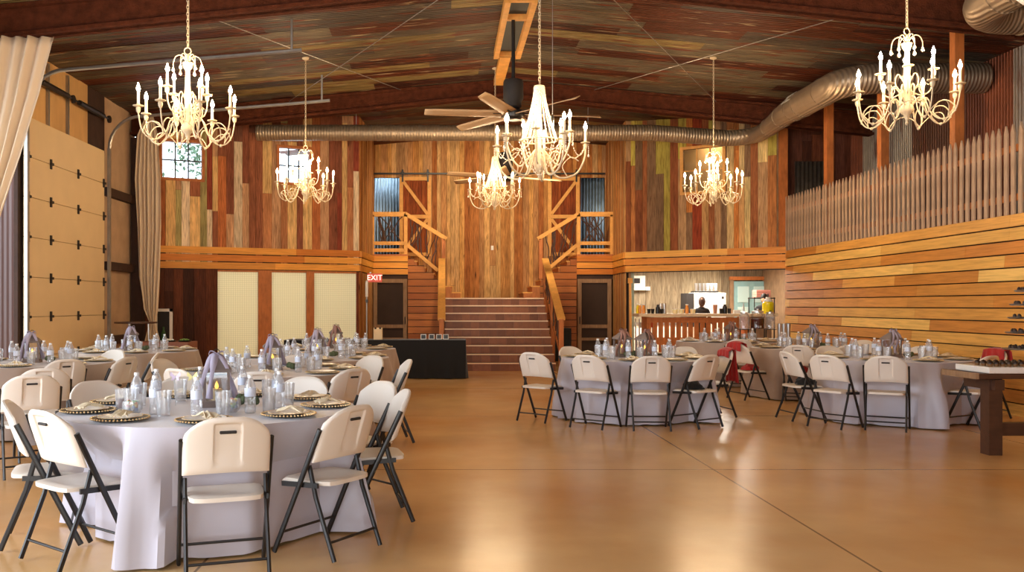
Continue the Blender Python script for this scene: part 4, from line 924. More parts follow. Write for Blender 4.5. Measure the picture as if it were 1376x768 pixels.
def chair_at(bx, by, ang, table):
    """bx, by: floor position under the top of the backrest; ang: heading (0 = +Y)"""
    d = V((-sin(ang), cos(ang))); p = (bx + d.x * .21, by + d.y * .21, 0)
    if _first[0]: o = CH0; _first[0] = False; o.location = p; o.rotation_euler = (0, 0, ang)
    else: o = dup(CH0, p, ang)
    CHAIRS.append((o, table, bx, by)); return o
# ================================================================= TABLES
R_T = .93
TABLES = {  # key: (x, y, cloth, phrase)
    'T1': (-1.50, 5.65, 'satin', 'the nearest round table'),
    'T2': (-4.76, 10.1, 'taupe', 'the round table at the edge of the photo by the open bay'),
    'T3': (-4.52, 12.75, 'taupe', 'the round table beside the sectional door'),
    'T4': (-1.75, 8.9, 'taupe', 'the second table behind the nearest one'),
    'T6': (-1.62, 11.15, 'taupe', 'the third table back in the middle row'),
    'T5': (-1.66, 13.4, 'taupe', 'the fourth table back beside the black table'),
    'R1': (2.40, 11.05, 'satin', 'the round table by the open aisle'),
    'R2': (5.20, 16.1, 'taupe', 'the round table in front of the bar'),
    'R3': (5.60, 11.0, 'satin', 'the round table along the siding'),
    'R4': (5.72, 13.65, 'taupe', 'the farther round table along the siding'),
}
TOP = .765
def cloth(key):
    seats = [(V((o.location.x, o.location.y)), o.rotation_euler.z) for o, k_, _, _ in CHAIRS if k_ == key]
    x, y, mt, phr = TABLES[key]; r = random.Random(hash(key) % 97 if 0 else sum(map(ord, key))); n = 180; rows = []
    ph = [r.random() * 6.28 for _ in range(5)]
    for t in [0, .3, .7, .93]: rows.append([(R_T * t * cos(2 * pi * i / n), R_T * t * sin(2 * pi * i / n), TOP) for i in range(n)])
    for k in range(16):
        s = k / 15; z = TOP - .004 - .012 * min(1, s * 12) - (TOP - .03) * s; row = []
        for i in range(n):
            a = 2 * pi * i / n
            f = .42 * sin(9 * a + ph[0] + .6 * sin(2 * a)) + .34 * sin(14 * a + ph[1] + .5 * sin(3 * a + ph[2])) + .22 * sin(23 * a + ph[3])
            f = (abs(f) ** .8) * (1 if f > 0 else -.8); g = min(1.0, s * 1.35) ** 1.1
            rad = R_T * (.985 + .015 * min(1, s * 6)) + s * .06 + g * .12 * f
            vx, vy = rad * cos(a), rad * sin(a)
            for sp, sa in seats:      # the cloth is pushed in by the seats tucked under it
                for it in range(3):
                    dx, dy = x + vx - sp.x, y + vy - sp.y; lx, ly = dx * cos(sa) + dy * sin(sa), -dx * sin(sa) + dy * cos(sa)
                    if abs(lx) < .38 and -.45 < ly < .27:
                        wx_ = min(1, (.38 - abs(lx)) / .09); wz_ = min(1, max(0, (.745 - z) / .24)); q = max(0, .27 - (1 - wx_ * wz_) * (.27 - ly) - ly) if it == 0 else ((.27 - ly) if wx_ * wz_ > .99 else 0); rr_ = sqrt(vx * vx + vy * vy); vx *= max(.3, 1 - q / rr_); vy *= max(.3, 1 - q / rr_)
            row.append((vx, vy, max(.012, z + .012 * f * s)))
        rows.append(row)
    rows = [q + [q[0]] for q in rows]
    m = MB(); m.grid(rows, flip=True); o = m.build('tablecloth', M[mt], loc=(x, y, 0))
    lab = {'T1': 'lavender grey floor-length satin cloth on the nearest round table', 'R1': 'grey satin floor-length cloth on the round table by the open aisle', 'R3': 'grey satin floor-length cloth on the round table along the siding'}.get(key, 'warm-lit taupe satin floor-length cloth on ' + phr.replace(' at the edge of the photo', ''))
    return tag(o, lab, 'tablecloth')
def face(bx, by, key):
    tx, ty_ = TABLES[key][:2]; return atan2(-(tx - bx), ty_ - by)
# chairs: backrest-top floor points, read off the plan of the hall
LAY = {
    'T1': [(-1.10, 4.47), (-.51, 5.00), (-.27, 5.92), (-.46, 6.55), (-1.10, 6.95), (-2.07, 6.95), (-2.62, 6.58), (-2.60, 5.25), (-2.18, 4.78)],
    'T4': [(-.81, 7.90), (-.38, 9.2), (-.81, 9.95), (-1.68, 10.03), (-2.45, 9.80), (-3.00, 9.3), (-2.41, 7.9), (-1.60, 7.55)],
    'T2': [(-3.98, 9.25), (-3.50, 9.72), (-4.2, 11.2), (-3.45, 10.5)],
    'R1': [(2.33, 9.85), (1.63, 10.05), (3.05, 10.1), (3.62, 11.25), (3.30, 12.05), (1.72, 12.1), (2.42, 12.35)],
    'R3': [(4.95, 9.85), (4.38, 10.1), (4.22, 10.85), (6.17, 9.92), (7.02, 11.15), (6.62, 12.15), (6.05, 12.32), (5.36, 12.28)],
    'R4': [(5.05, 12.55), (5.75, 12.45), (4.40, 13.2), (6.85, 14.35), (7.0, 13.3)],
    'R2': [(4.95, 14.72), (5.85, 14.85), (6.45, 15.6)],
}
for key, lst in LAY.items():
    for (bx, by) in lst: chair_at(bx, by, face(bx, by, key), key)
chair_at(1.06, 10.62, -.72, 'R1'); chair_at(-3.38, 7.2, .55, 'T2'); chair_at(-3.62, 7.95, .5, 'T2')
for k in TABLES: cloth(k)
ORD = ['first', 'second', 'third', 'fourth', 'fifth', 'sixth', 'seventh', 'eighth', 'ninth', 'tenth', 'eleventh', 'twelfth', 'thirteenth', 'fourteenth', 'fifteenth', 'sixteenth', 'seventeenth', 'eighteenth', 'nineteenth', 'twentieth', 'twenty-first', 'twenty-second']
SHORT = {'T1': 'the nearest round table', 'T2': 'the open bay table', 'T3': 'the sectional door table', 'T4': 'the table behind the nearest', 'T6': 'the third middle-row table', 'T5': 'the fourth middle-row table',
         'R1': 'the aisle table', 'R2': 'the bar table', 'R3': 'the front siding table', 'R4': 'the farther siding table'}
for key in SHORT:
    ls = sorted([c for c in CHAIRS if c[1] == key], key=lambda c: c[2] / c[3])
    for i, (o, _, bx, by) in enumerate(ls):
        tx, ty_ = TABLES[key][:2]; side = 'seen from behind' if by < ty_ - .55 else ('facing the camera' if by > ty_ + .55 else 'seen sideways')
        o['label'] = f'white folding chair {side}, {ORD[i]} from left at {SHORT[key]}'; o['group'] = 'white folding chairs round the tables'
# ================================================================= TABLEWARE (one of each kind, then copies)
def proto_lantern(rib):
    root = thing('lantern', 'x x x x', 'lantern', (0, 0, -9)); w = .075
    m = MB(); m.box((0, 0, .012), (.19, .19, .024)); m.box((0, 0, .032), (.17, .17, .016)); m.build('base', M['lant'], root)
    for sx in (-1, 1):
        for sy in (-1, 1):
            m = MB(); m.box((sx * w, sy * w, .13), (.016, .016, .19)); m.build('post', M['lant'], root)
    m = MB(); m.box((0, 0, .232), (.19, .19, .016)); a = .095
    m.add([(-a, -a, .24), (a, -a, .24), (a, a, .24), (-a, a, .24), (-.02, -.02, .315), (.02, -.02, .315), (.02, .02, .315), (-.02, .02, .315)], [(0, 1, 5, 4), (1, 2, 6, 5), (2, 3, 7, 6), (3, 0, 4, 7), (4, 5, 6, 7), (3, 2, 1, 0)])
    m.lathe([(.02, .315), (.016, .33), (.006, .335)], 10); m.build('roof', M['lant'], root)
    m = MB(); m.tube([(.018 * cos(t), 0, .352 + .018 * sin(t)) for t in [2 * pi * i / 12 for i in range(12)]], .003, 5, closed=True); m.build('ring', M['black'], root)
    for (x, y, sx, sy) in ((0, -w, .13, .003), (0, w, .13, .003), (-w, 0, .003, .13), (w, 0, .003, .13)):
        m = MB(); m.box((x, y, .132), (sx, sy, .18)); m.build('pane', M['pane'], root)
    m = MB(); m.lathe([(.035, 0), (.036, .07), (.03, .074), (.004, .07)], 14, (0, 0, .04)); m.build('candle', M['wax'], root)
    m = MB(); m.lathe([(.004, 0), (.012, .012), (.010, .026), (.001, .048)], 8, (0, 0, .112), caps=False); m.build('flame', M['flame'], root)
    if rib:
        mt = M[rib]
        for (dx, dy, e, q) in ((-.125, -.04, .01, .9), (.125, .03, .03, 1.1), (-.045, -.09, .05, .4)):
            m = MB(); P = []
            for i in range(15):
                t = i / 14; x = dx * (t ** .7); y = -.03 + dy * t - .07 * sin(pi * min(t * 1.2, 1)); z = .345 - (.335 - e) * (t ** 1.25); wv = .017 + .006 * sin(t * 7 + q)
                P.append([(x - wv, y, z + .004), (x, y - .006 * sin(t * 9), z), (x + wv, y, z - .004)])
            m.grid(P); m.build('ribbon', mt, root, solid=.0015)
        m = MB()
        for s in (-1, 1):
            P = [[(s * .048 * sin(pi * t / 10), -.03 - w_, .34 + .03 * sin(2 * pi * t / 10) * .6 + w_ * .4) for w_ in (-.014, .0, .014)] for t in range(11)]
            m.grid(P)
        m.build('bow', mt, root, solid=.0015)
    return root
def proto_bottle():
    root = thing('water_bottle', 'x x x x', 'bottle', (0, 0, -9)); root.scale = (1.1, 1.1, 1.16)
    m = MB(); m.lathe([(.026, 0), (.031, .006), (.031, .03), (.029, .04), (.031, .05), (.029, .085), (.031, .09), (.031, .135), (.024, .16), (.013, .18), (.0125, .187)], 14); m.build('body', M['bottle'], root)
    m = MB(); m.lathe([(.0318, .088), (.0318, .132)], 14, caps=False); m.build('wrapper', M['lab'], root)
    m = MB(); m.lathe([(.0145, .185), (.0145, .2), (.001, .201)], 12); m.build('cap', M['cap'], root)
    return root
def proto_glass():
    root = thing('drinking_glass', 'x x x x', 'glass', (0, 0, -9)); m = MB(); m.lathe([(.001, .004), (.031, .004), (.032, 0), (.040, .118), (.0385, .118), (.031, .012), (.001, .010)], 16, caps=False); m.v = [(a * 1.15, b * 1.15, c * 1.25) for a, b, c in m.v]; m.build('tumbler', M['clear'], root); return root
def proto_charger():
    root = thing('charger_plate', 'x x x x', 'plate', (0, 0, -9)); m = MB(); m.lathe([(.001, .0), (.10, .0), (.155, .010), (.163, .014), (.155, .016), (.10, .006), (.001, .006)], 36, caps=False); m.build('dish', M['charger'], root)
    m = MB()
    for i in range(48): a = 2 * pi * i / 48; m.ball((.158 * cos(a), .158 * sin(a), .017), .0062, 6, 4)
    m.build('beaded_rim', M['gold'], root); return root
def proto_plate():
    root = thing('dinner_plate', 'x x x x', 'plate', (0, 0, -9)); m = MB(); m.lathe([(.001, .0), (.07, .0), (.105, .012), (.122, .016), (.12, .019), (.105, .016), (.07, .004), (.001, .004)], 32, caps=False); m.build('dish', M['china'], root)
    m = MB(); m.tube([(.121 * cos(2 * pi * i / 32), .121 * sin(2 * pi * i / 32), .018) for i in range(32)], .0022, 5, closed=True); m.build('gilt_edge', M['gold'], root); return root
def proto_napkin():
    root = thing('napkin', 'x x x x', 'napkin', (0, 0, -9)); m = MB(); P = []
    for i in range(13):
        t = -1 + i / 6; row = []
        for j in range(9): s = -1 + j / 4; row.append((.075 * t, .05 * s * (.45 + .55 * abs(t)), .008 + .022 * (1 - abs(t)) + .008 * sin(6 * s + 4 * t)))
        P.append(row)
    m.grid(P); m.build('cloth', mat('ivory_napkin', S(238, 222, 190), rough=.7), root, solid=.003); return root
PRO = {'lantern': proto_lantern('ribbon'), 'lanternp': proto_lantern('ribbonp'), 'bottle': proto_bottle(), 'glass': proto_glass(), 'charger': proto_charger(), 'plate': proto_plate(), 'napkin': proto_napkin()}
USED = set(); PLACED = []
def put(kind, key, x, y, z=TOP + .001, rz=0.0, label=None, s=None):
    o = PRO[kind]
    if kind in USED: o = dup(o, (x, y, z), rz, scale=s)
    else:
        USED.add(kind); o.location = (x, y, z); o.rotation_euler = (0, 0, rz)
        if s: o.scale = s
    PLACED.append([o, kind, key, x, y, label]); return o
r = random.Random(77)
SETS = {'T1': 9, 'T2': 8, 'T3': 8, 'T4': 8, 'T5': 8, 'T6': 8, 'R1': 9, 'R2': 8, 'R3': 8, 'R4': 8}
ROT = {'T1': .05, 'T2': .3, 'T3': .5, 'T4': .15, 'T5': .4, 'T6': .25, 'R1': .38, 'R2': .2, 'R3': .1, 'R4': .3}
for key, n in SETS.items():
    cx, cy = TABLES[key][:2]
    for i in range(n):
        a = 2 * pi * (i + ROT[key]) / n; jx = lambda k=.02: (r.random() - .5) * 2 * k
        x, y = cx + .735 * cos(a), cy + .735 * sin(a)
        put('charger', key, x, y); put('plate', key, x, y, TOP + .008)
        if (i + len(key)) % 3 != 0 or key == 'T1': put('napkin', key, x + .01, y, TOP + .025, a + .6)
        put('glass', key, cx + .475 * cos(a + .17) + jx(), cy + .475 * sin(a + .17) + jx())
        put('bottle', key, cx + .455 * cos(a - .12) + jx(), cy + .455 * sin(a - .12) + jx(), rz=r.random() * 6)
LAN = {'T1': [(.02, .06, 'lantern')], 'T2': [(.02, 0, 'lantern')], 'T3': [(-.02, 0, 'lantern')], 'T4': [(.0, .05, 'lantern')], 'T6': [(0, .05, 'lantern')], 'T5': [(0, .05, 'lanternp')], 'R1': [(-.14, .12, 'lanternp'), (.10, -.10, 'lanternp')], 'R2': [(.05, 0, 'lanternp')], 'R3': [(0, 0, 'lantern')], 'R4': [(-.02, 0, 'lantern')]}
for key, ls in LAN.items():
    for i, (dx, dy, kd) in enumerate(ls):
        cx, cy = TABLES[key][:2]
        put(kd, key, cx + dx, cy + dy, rz=.25 + .5 * i, s=(1.0, 1.0, 1.0), label=f'house-shaped lantern with ribbon on {SHORT[key]}' + ((', ' + ('farther', 'nearer')[i] + ' of two') if len(ls) > 1 else ''))
        mo = MB(); rr = random.Random(i + len(key) + ord(key[1])); 
        for q in range(14): b_ = rr.random() * 6.28; mo.ball((.03 * cos(b_) * rr.random() * 2, .03 * sin(b_), .018 + rr.random() * .02), .022 + rr.random() * .01, 7, 5)
        sx = .21 if i == 0 else -.21
        tag(mo.build('moss_ball', M['moss'], loc=(cx + dx + sx, cy + dy - .02, TOP + .016)), f'small green moss ball beside the lantern on {SHORT[key]}' + ((', ' + ('farther', 'nearer')[i] + ' one') if len(ls) > 1 else ''), 'moss ball', 'moss balls beside the lanterns')
NAMES = {'bottle': 'clear water bottle with pale wrapper', 'glass': 'clear drinking glass', 'charger': 'black gold-rimmed charger', 'plate': 'white gilt-edged dinner plate', 'napkin': 'folded ivory napkin'}
GRP = {'bottle': 'water bottles on the tables', 'glass': 'drinking glasses on the tables', 'charger': 'chargers on the tables', 'plate': 'dinner plates on the tables', 'napkin': 'napkins on the plates', 'lantern': 'ribboned lanterns on the tables', 'lanternp': 'ribboned lanterns on the tables'}
for kind in NAMES:
    for key in TABLES:
        ls = sorted([p for p in PLACED if p[1] == kind and p[2] == key], key=lambda p: p[3] / p[4])
        for i, p in enumerate(ls): p[0]['label'] = f'{NAMES[kind]}, {ORD[i]} from left on {SHORT[key]}'
for p in PLACED:
    if p[5]: p[0]['label'] = p[5]
    p[0]['group'] = GRP[p[1]]
for kd in PRO:
    if kd not in USED:
        for c in list(PRO[kd].children): bpy.data.objects.remove(c)
        bpy.data.objects.remove(PRO[kd])
# extras on the nearest table
x1, y1 = TABLES['T1'][:2]
tg = thing('tea_glass', 'glass of iced tea at the sectional door side of the nearest table', 'glass', (-2.02, 5.50, TOP + .001))
MB().lathe([(.001, .004), (.033, .004), (.034, 0), (.041, .13), (.0395, .13), (.033, .012), (.001, .010)], 16, caps=False).build('tumbler', M['clear'], tg); MB().lathe([(.001, .013), (.032, .013), (.036, .07), (.001, .07)], 16, caps=False).build('tea', M['tea'], tg)
CAND = [S(240, 190, 200), S(180, 200, 236), S(244, 228, 150), S(190, 226, 190), S(246, 240, 236), S(214, 160, 130)]
for i, (x, y) in enumerate(((-1.86, 5.24), (-1.30, 5.36))):
    b_ = thing('candy_bowl', 'clear bowl of pastel candy on the nearest table, ' + ('toward the tea glass' if i == 0 else 'in front of the lantern'), 'bowl', (x, y, TOP + .001)); MB().lathe([(.03, 0), (.05, .02), (.06, .05), (.055, .085), (.053, .085), (.057, .05), (.047, .022), (.001, .006)], 18, caps=False).build('bowl', M['clear'], b_)
    rr = random.Random(i); m = MB()
    for q in range(34): a = rr.random() * 6.28; R_ = .034 * sqrt(rr.random()); m.ball((R_ * cos(a), R_ * sin(a), .030 + rr.random() * .05), .0115, 7, 5, col=pick(CAND, rr))
    tag(m.build('candy', mat('candy', attr=True, rough=.3), loc=(x, y, TOP + .001)), 'pastel round candies filling the clear bowl ' + ('toward the tea glass' if i == 0 else 'in front of the lantern'), 'candy', None, 'stuff')
for i, (x, y, c) in enumerate(((-1.75, 5.72, S(226, 206, 230)), (-1.64, 5.72, S(240, 226, 150)))):
    b_ = thing('butterfly_pick', f'{("lilac", "yellow")[i]} paper butterfly on a thin pick by the lantern', 'butterfly pick', (x, y, TOP)); MB().tube([(0, 0, 0), (0, 0, .20)], .002, 5).build('pick', M['galv'], b_); m = MB()
    for s in (-1, 1): m.add([(0, 0, .19), (s * .03, -.006, .225), (s * .036, -.008, .2), (s * .022, -.004, .188), (s * .026, -.006, .165), (s * .008, 0, .17)], [(0, 1, 2, 3), (0, 3, 4, 5)])
    m.build('wings', mat('paper_wing', c), b_, solid=.001)
# ================================================================= BLACK BUFFET TABLE
def box_cloth(name, label, x0, x1, y0, y1, z, mt, flare=.05, n=60, ph=0):
    per = []; L1, L2 = x1 - x0, y1 - y0; tot = 2 * (L1 + L2); N_ = int(tot / .03)
    for i in range(N_):
        s = tot * i / N_
        if s < L1: per.append((x0 + s, y0, 0, -1))
        elif s < L1 + L2: per.append((x1, y0 + s - L1, 1, 0))
        elif s < 2 * L1 + L2: per.append((x1 - (s - L1 - L2), y1, 0, 1))
        else: per.append((x0, y1 - (s - 2 * L1 - L2), -1, 0))
    cx, cy = (x0 + x1) / 2, (y0 + y1) / 2; rows = [[(cx + (p[0] - cx) * t, cy + (p[1] - cy) * t, z) for p in per] for t in (0.02, .5, .97)]
    for k in range(9):
        s = k / 8; row = []
        for i, p in enumerate(per):
            f = .6 * sin(i * .37 + ph) + .4 * sin(i * .83 + 1 + ph); o = s * (flare * .3 + flare * .5 * f * s); row.append((p[0] + p[2] * o, p[1] + p[3] * o, z - .003 - (z - .018) * s))
        rows.append(row)
    m = MB(); m.grid([q + [q[0]] for q in rows], flip=True); return tag(m.build(name, mt), label, 'tablecloth')
box_cloth('tablecloth', 'black floor-length cloth over the long buffet table before the staircase', -3.10, .42, 16.95, 17.62, .752, M['blackfab'], .07)
for i, p in enumerate((569, 580, 590, 599)):
    x = wx(p, 17.2); fr = thing('place_card', 'small dark card frame on the black buffet table, ' + ORD[i] + ' from the white carton', 'card frame', (x, 17.2, .754), 0, 'card frames on the black buffet table'); MB().box((0, 0, .05), (.11, .02, .10), m=MX.Rotation(-.12, 3, 'X')).build('frame', M['china'], fr); MB().box((0, -.012, .052), (.085, .004, .075), m=MX.Rotation(-.12, 3, 'X')).build('card', M['charger'], fr)
cb = thing('carton', 'white carton with two dark cut-outs on the black buffet table', 'carton', (wx(508, 17.15), 17.15, .754)); m = MB(); m.box((0, 0, .115), (.17, .13, .23)); m.build('body', mat('carton_white', S(236, 206, 160), rough=.7), cb, bevel=.004)
for s in (-1, 1):
    MB().box((s * .045, -.066, .22), (.035, .006, .03)).build('cut_out', M['slot'], cb)
# snack side table and things in the corner
box_cloth('tablecloth', 'brown cloth over the side table below the far curtain', -5.5, -4.45, 15.25, 15.85, .78, M['brown_cloth'], .03, ph=2)
for i, (dx, c) in enumerate(((-.25, S(230, 200, 90)), (0, S(240, 236, 220)), (.27, S(120, 150, 70)))):
    t = thing('snack_tray', 'black snack tray on the brown side table, ' + ('first', 'second', 'third')[i] + ' from the curtain', 'tray', (-4.85 + dx, 15.5, .784)); MB().lathe([(.001, 0), (.1, 0), (.12, .02), (.117, .02), (.1, .005), (.001, .005)], 20, caps=False).build('tray', M['charger'], t)
    m = MB(); rr = random.Random(i)
    for q in range(12): a = rr.random() * 6.28; m.ball((.07 * cos(a) * rr.random(), .07 * sin(a) * rr.random(), .026 + rr.random() * .012), .018, 7, 5)
    tag(m.build('snacks', mat('snack_bits', c), loc=(-4.85 + dx, 15.5, .782)), 'small snacks heaped on the ' + ('first', 'second', 'third')[i] + ' black tray', 'snacks', None, 'stuff')
bt = thing('bistro_table', 'tall round dark bistro table on silver legs beside the insulated bay', 'table', (-5.62, 16.0, 0)); MB().lathe([(.001, 1.09), (.37, 1.09), (.375, 1.105), (.37, 1.12), (.001, 1.12)], 32, caps=False).build('tabletop', M['darkwood'], bt)
for k in range(3):
    a = 2 * pi * k / 3 + .35; MB().tube([(.24 * cos(a), .24 * sin(a), 0), (.22 * cos(a), .22 * sin(a), 1.09)], .025, 12).build('leg', M['steel'], bt)
pfr = thing('picture_frame', 'white picture frame with dark print and a green bottle leaning below the dark planks', 'picture frame', (-5.90, 18.45, .55)); 
for (x, z, w_, h) in ((-.16, .4, .06, .8), (.16, .4, .06, .8), (0, .03, .38, .06), (0, .77, .38, .06)): MB().box((x, 0, z), (w_, .03, h)).build('frame_side', M['china'], pfr)
MB().box((0, .012, .4), (.28, .008, .7)).build('print', M['slot'], pfr); MB().lathe([(.05, 0), (.055, .02), (.05, .16), (.02, .24), (.02, .3)], 10, (0, -.0, .12)).build('bottle_picture', mat('green_bottle', S(60, 96, 50)), pfr).scale = (1, .3, 1)
m = MB(); m.box((-5.9, 18.4, .27), (.6, .3, .54)); tag(m.build('storage_box', M['darkwood'], bevel=.01), 'dark wooden storage box under the white picture frame', 'box')
# drinks table by the bar
box_cloth('tablecloth', 'taupe cloth over the drinks table at the siding end of the bar', 5.86, 7.12, 17.35, 18.0, .752, M['taupe'], .03, ph=1)
dsp = thing('drink_dispenser', 'clear dispenser of dark iced tea on the drinks table by the bar', 'drink dispenser', (6.28, 17.6, .754)); MB().tube([(-.1, -.1, 0), (-.1, -.1, .2)], .012, 6).build('leg', M['black'], dsp); MB().tube([(.1, -.1, 0), (.1, -.1, .2)], .012, 6).build('leg', M['black'], dsp); MB().tube([(0, .12, 0), (0, .12, .2)], .012, 6).build('leg', M['black'], dsp)
MB().lathe([(.12, .2), (.13, .22), (.13, .40), (.001, .40)], 20).build('tea', mat('dark_tea', S(70, 16, 10), rough=.15), dsp); MB().lathe([(.135, .2), (.138, .48), (.11, .52)], 20, caps=False).build('jar', M['pane'], dsp); MB().lathe([(.115, .52), (.115, .55), (.02, .57), (.02, .6), (.001, .6)], 18).build('lid', M['steel'], dsp); MB().box((0, -.15, .24), (.03, .05, .04)).build('tap', M['steel'], dsp)
for i, (x, y) in enumerate(((6.02, 17.62), (6.56, 17.68))):
    d = thing('water_dispenser', 'clear water dispenser on the drinks table, ' + ('on the aisle side', 'beside the dark tea')[i], 'drink dispenser', (x, y, .754)); MB().lathe([(.08, .18), (.10, .2), (.10, .46), (.07, .5)], 18, caps=False).build('jar', M['bottle'], d); MB().lathe([(.075, .5), (.075, .53), (.001, .54)], 16).build('lid', M['steel'], d)
    for s in (-1, 1): MB().tube([(s * .08, 0, 0), (s * .08, 0, .2)], .012, 6).build('leg', M['black'], d)
    MB().box((0, 0, .185), (.2, .18, .012)).build('shelf', M['black'], d)
for i, x in enumerate((6.72, 6.81, 6.90)): tag(MB().lathe([(.034, 0), (.042, .30), (.038, .30), (.03, .01)], 14).build('steel_cup_stack', M['steel'], loc=(x, 17.6, .754)), 'tall steel cup stack on the drinks table, ' + ('first', 'middle', 'last')[i] + ' before the siding', 'cups', 'steel cup stacks on the drinks table')
# ================================================================= DESSERT TABLE at the frame's edge
DT = thing('dessert_table', 'dark wooden trestle dessert table at the near corner by the siding', 'table', (6.15, 8.5, 0))
MB().box((0, 0, .755), (2.3, .56, .05)).build('tabletop', M['darkwood'], DT, bevel=.006)
MB().box((-1.162, 0, .757), (.03, .57, .056)).build('end_board', M['greywood'], DT)
for sx in (-.93, .93):
    MB().box((sx, -.12, .365), (.125, .14, .73)).build('leg', M['darkwood'], DT)
    MB().box((sx, 0, .67), (.09, .5, .10)).build('apron', M['darkwood'], DT)
MB().box((0, -.10, .24), (1.75, .10, .12)).build('stretcher', M['darkwood'], DT)
bd = tag(MB().box((0, 0, .03), (2.2, .54, .06)).build('serving_board', mat('white_board', S(232, 228, 222), rough=.35), bevel=.008, loc=(6.19, 8.48, .782)), 'white serving board along the dark dessert table', 'serving board')
rr = random.Random(9); cp = thing('cupcake', 'x x x x', 'dessert', (0, 0, 0)); MB().lathe([(.018, 0), (.024, .026), (.001, .026)], 10).build('wrapper', mat('gold_wrapper', S(120, 84, 48), rough=.4), cp); MB().lathe([(.026, .024), (.027, .034), (.018, .046), (.001, .054)], 10, caps=False).build('icing', M['chocolate'], cp); first = True
for row in range(3):
    for i in range(12):
        x, y = 5.16 + .059 * i, 8.30 + .10 * row; lab = f'small chocolate cupcake on the white serving board, {ORD[row]} row, {ORD[i]} from the aisle end'
        if first: cp.location = (x, y, .843); cp['label'] = lab; cp['group'] = 'chocolate cupcakes on the serving board'; first = False
        else: dup(cp, (x, y, .843), rr.random() * 6, lab, 'chocolate cupcakes on the serving board')
tw = thing('tiered_stand', 'tiered silver dessert stand with dark treats at the picture edge', 'dessert stand', (5.75, 8.63, .843)); MB().tube([(0, 0, 0), (0, 0, .78)], .012, 10).build('pole', M['steel'], tw)
for k, (z, R_) in enumerate(((.14, .24), (.30, .21), (.445, .19), (.575, .17), (.71, .13))):
    MB().lathe([(.001, 0), (R_ * .9, 0), (R_, .016), (R_ * .97, .018), (R_ * .88, .006), (.001, .006)], 24, (0, 0, z), caps=False).build('tier', M['steel'], tw)
    m = MB(); nn = int(R_ * 60)
    for q in range(nn): a = 2 * pi * q / nn; m.lathe([(.016, 0), (.019, .02), (.014, .036), (.001, .044)], 8, (R_ * .66 * cos(a), R_ * .66 * sin(a), z + .0065))
    tag(m.build('treats', M['chocolate'], loc=(5.75, 8.63, .843)), 'dark treats round the ' + ORD[k] + ' tier up of the silver stand', 'treats', None, 'stuff')
MB().lathe([(.06, 0), (.05, .015), (.014, .03)], 20).build('foot', M['steel'], tw)
# ================================================================= CLOTHING ON CHAIRS
def jacket(label, bx, by, ang, drop_b, drop_f, w, name='jacket'):
    P = []; n = 16; k = 22
    for j in range(k + 1):
        t = j / k; row = []
        for i in range(n + 1):
            u = -1 + 2 * i / n; s = t * (drop_b + drop_f + .07); fold = .012 * sin(u * 11 + t * 3) * min(1, 3 * abs(t - drop_b / (drop_b + drop_f)))
            if s < drop_b: y = -.255 - .02 * (1 - s / drop_b) - fold - .01; z = .872 - (drop_b - s)
            elif s < drop_b + .07: q = (s - drop_b) / .07; y = -.255 + .07 * q; z = .872 + .012 * sin(pi * q)
            else: q = s - drop_b - .07; y = -.16 + fold + .10 * q; z = .872 - q
            row.append((w * u * (1 - .12 * abs(sin(3 * t))), y, z - .02 * u * u))
        P.append(row)
    m = MB(); m.grid(P); d = V((-sin(ang), cos(ang))); o = m.build(name, M['red'], loc=(bx + d.x * .21, by + d.y * .21, 0), solid=.008, offset=0); o.rotation_euler = (0, 0, ang); return tag(o, label, 'jacket')
jacket('red jacket hung over the sideways chair at the aisle table', 3.62, 11.25, face(3.62, 11.25, 'R1'), .42, .10, .15)
jacket('red jacket bunched over a chair back at the farther table along the siding', 4.40, 13.2, face(4.40, 13.2, 'R4'), .12, .12, .17)
jacket('red jacket over the chair beside the dessert table', 7.02, 11.15, face(7.02, 11.15, 'R3'), .25, .15, .2)
def lump(name, label, cat, loc, sz, mt, seed):
    rr = random.Random(seed); m = MB(); n, k = 20, 10; rows = []
    for j in range(k + 1):
        t = j / k; row = []
        for i in range(n):
            a = 2 * pi * i / n; q = 1 + .16 * sin(3 * a + seed + 4 * t) + .10 * sin(7 * a + 9 * t); row.append((sz[0] * sin(pi * (t * .5 + .5)) * q * cos(a), sz[1] * sin(pi * (t * .5 + .5)) * q * sin(a), sz[2] * max(0, -cos(pi * (t * .5 + .5)) * (1 + .12 * sin(5 * a)))))
        rows.append(row + [row[0]])
    m.grid(rows); return tag(m.build(name, mt, loc=loc), label, cat)
for i, (bx, by, key, mt, nm, lab, cat) in enumerate(((4.40, 13.2, 'R4', 'red', 'scarf', 'red scarf left on a chair seat at the farther siding table', 'scarf'), (5.05, 12.55, 'R4', 'red', 'scarf', 'red scarf on the chair seat behind the front siding table', 'scarf'), (4.22, 10.85, 'R3', 'black', 'handbag', 'black handbag on a chair seat at the front siding table', 'bag'), (3.05, 10.1, 'R1', 'black', 'handbag', 'black handbag on a chair seat at the aisle table', 'bag'))):
    a = face(bx, by, key); d = V((-sin(a), cos(a))); lump(nm, lab, cat, (bx + d.x * .24, by + d.y * .24, .446), (.12, .11, .10 if mt == 'red' else .09), M[mt if mt != 'black' else 'blackfab'], i)
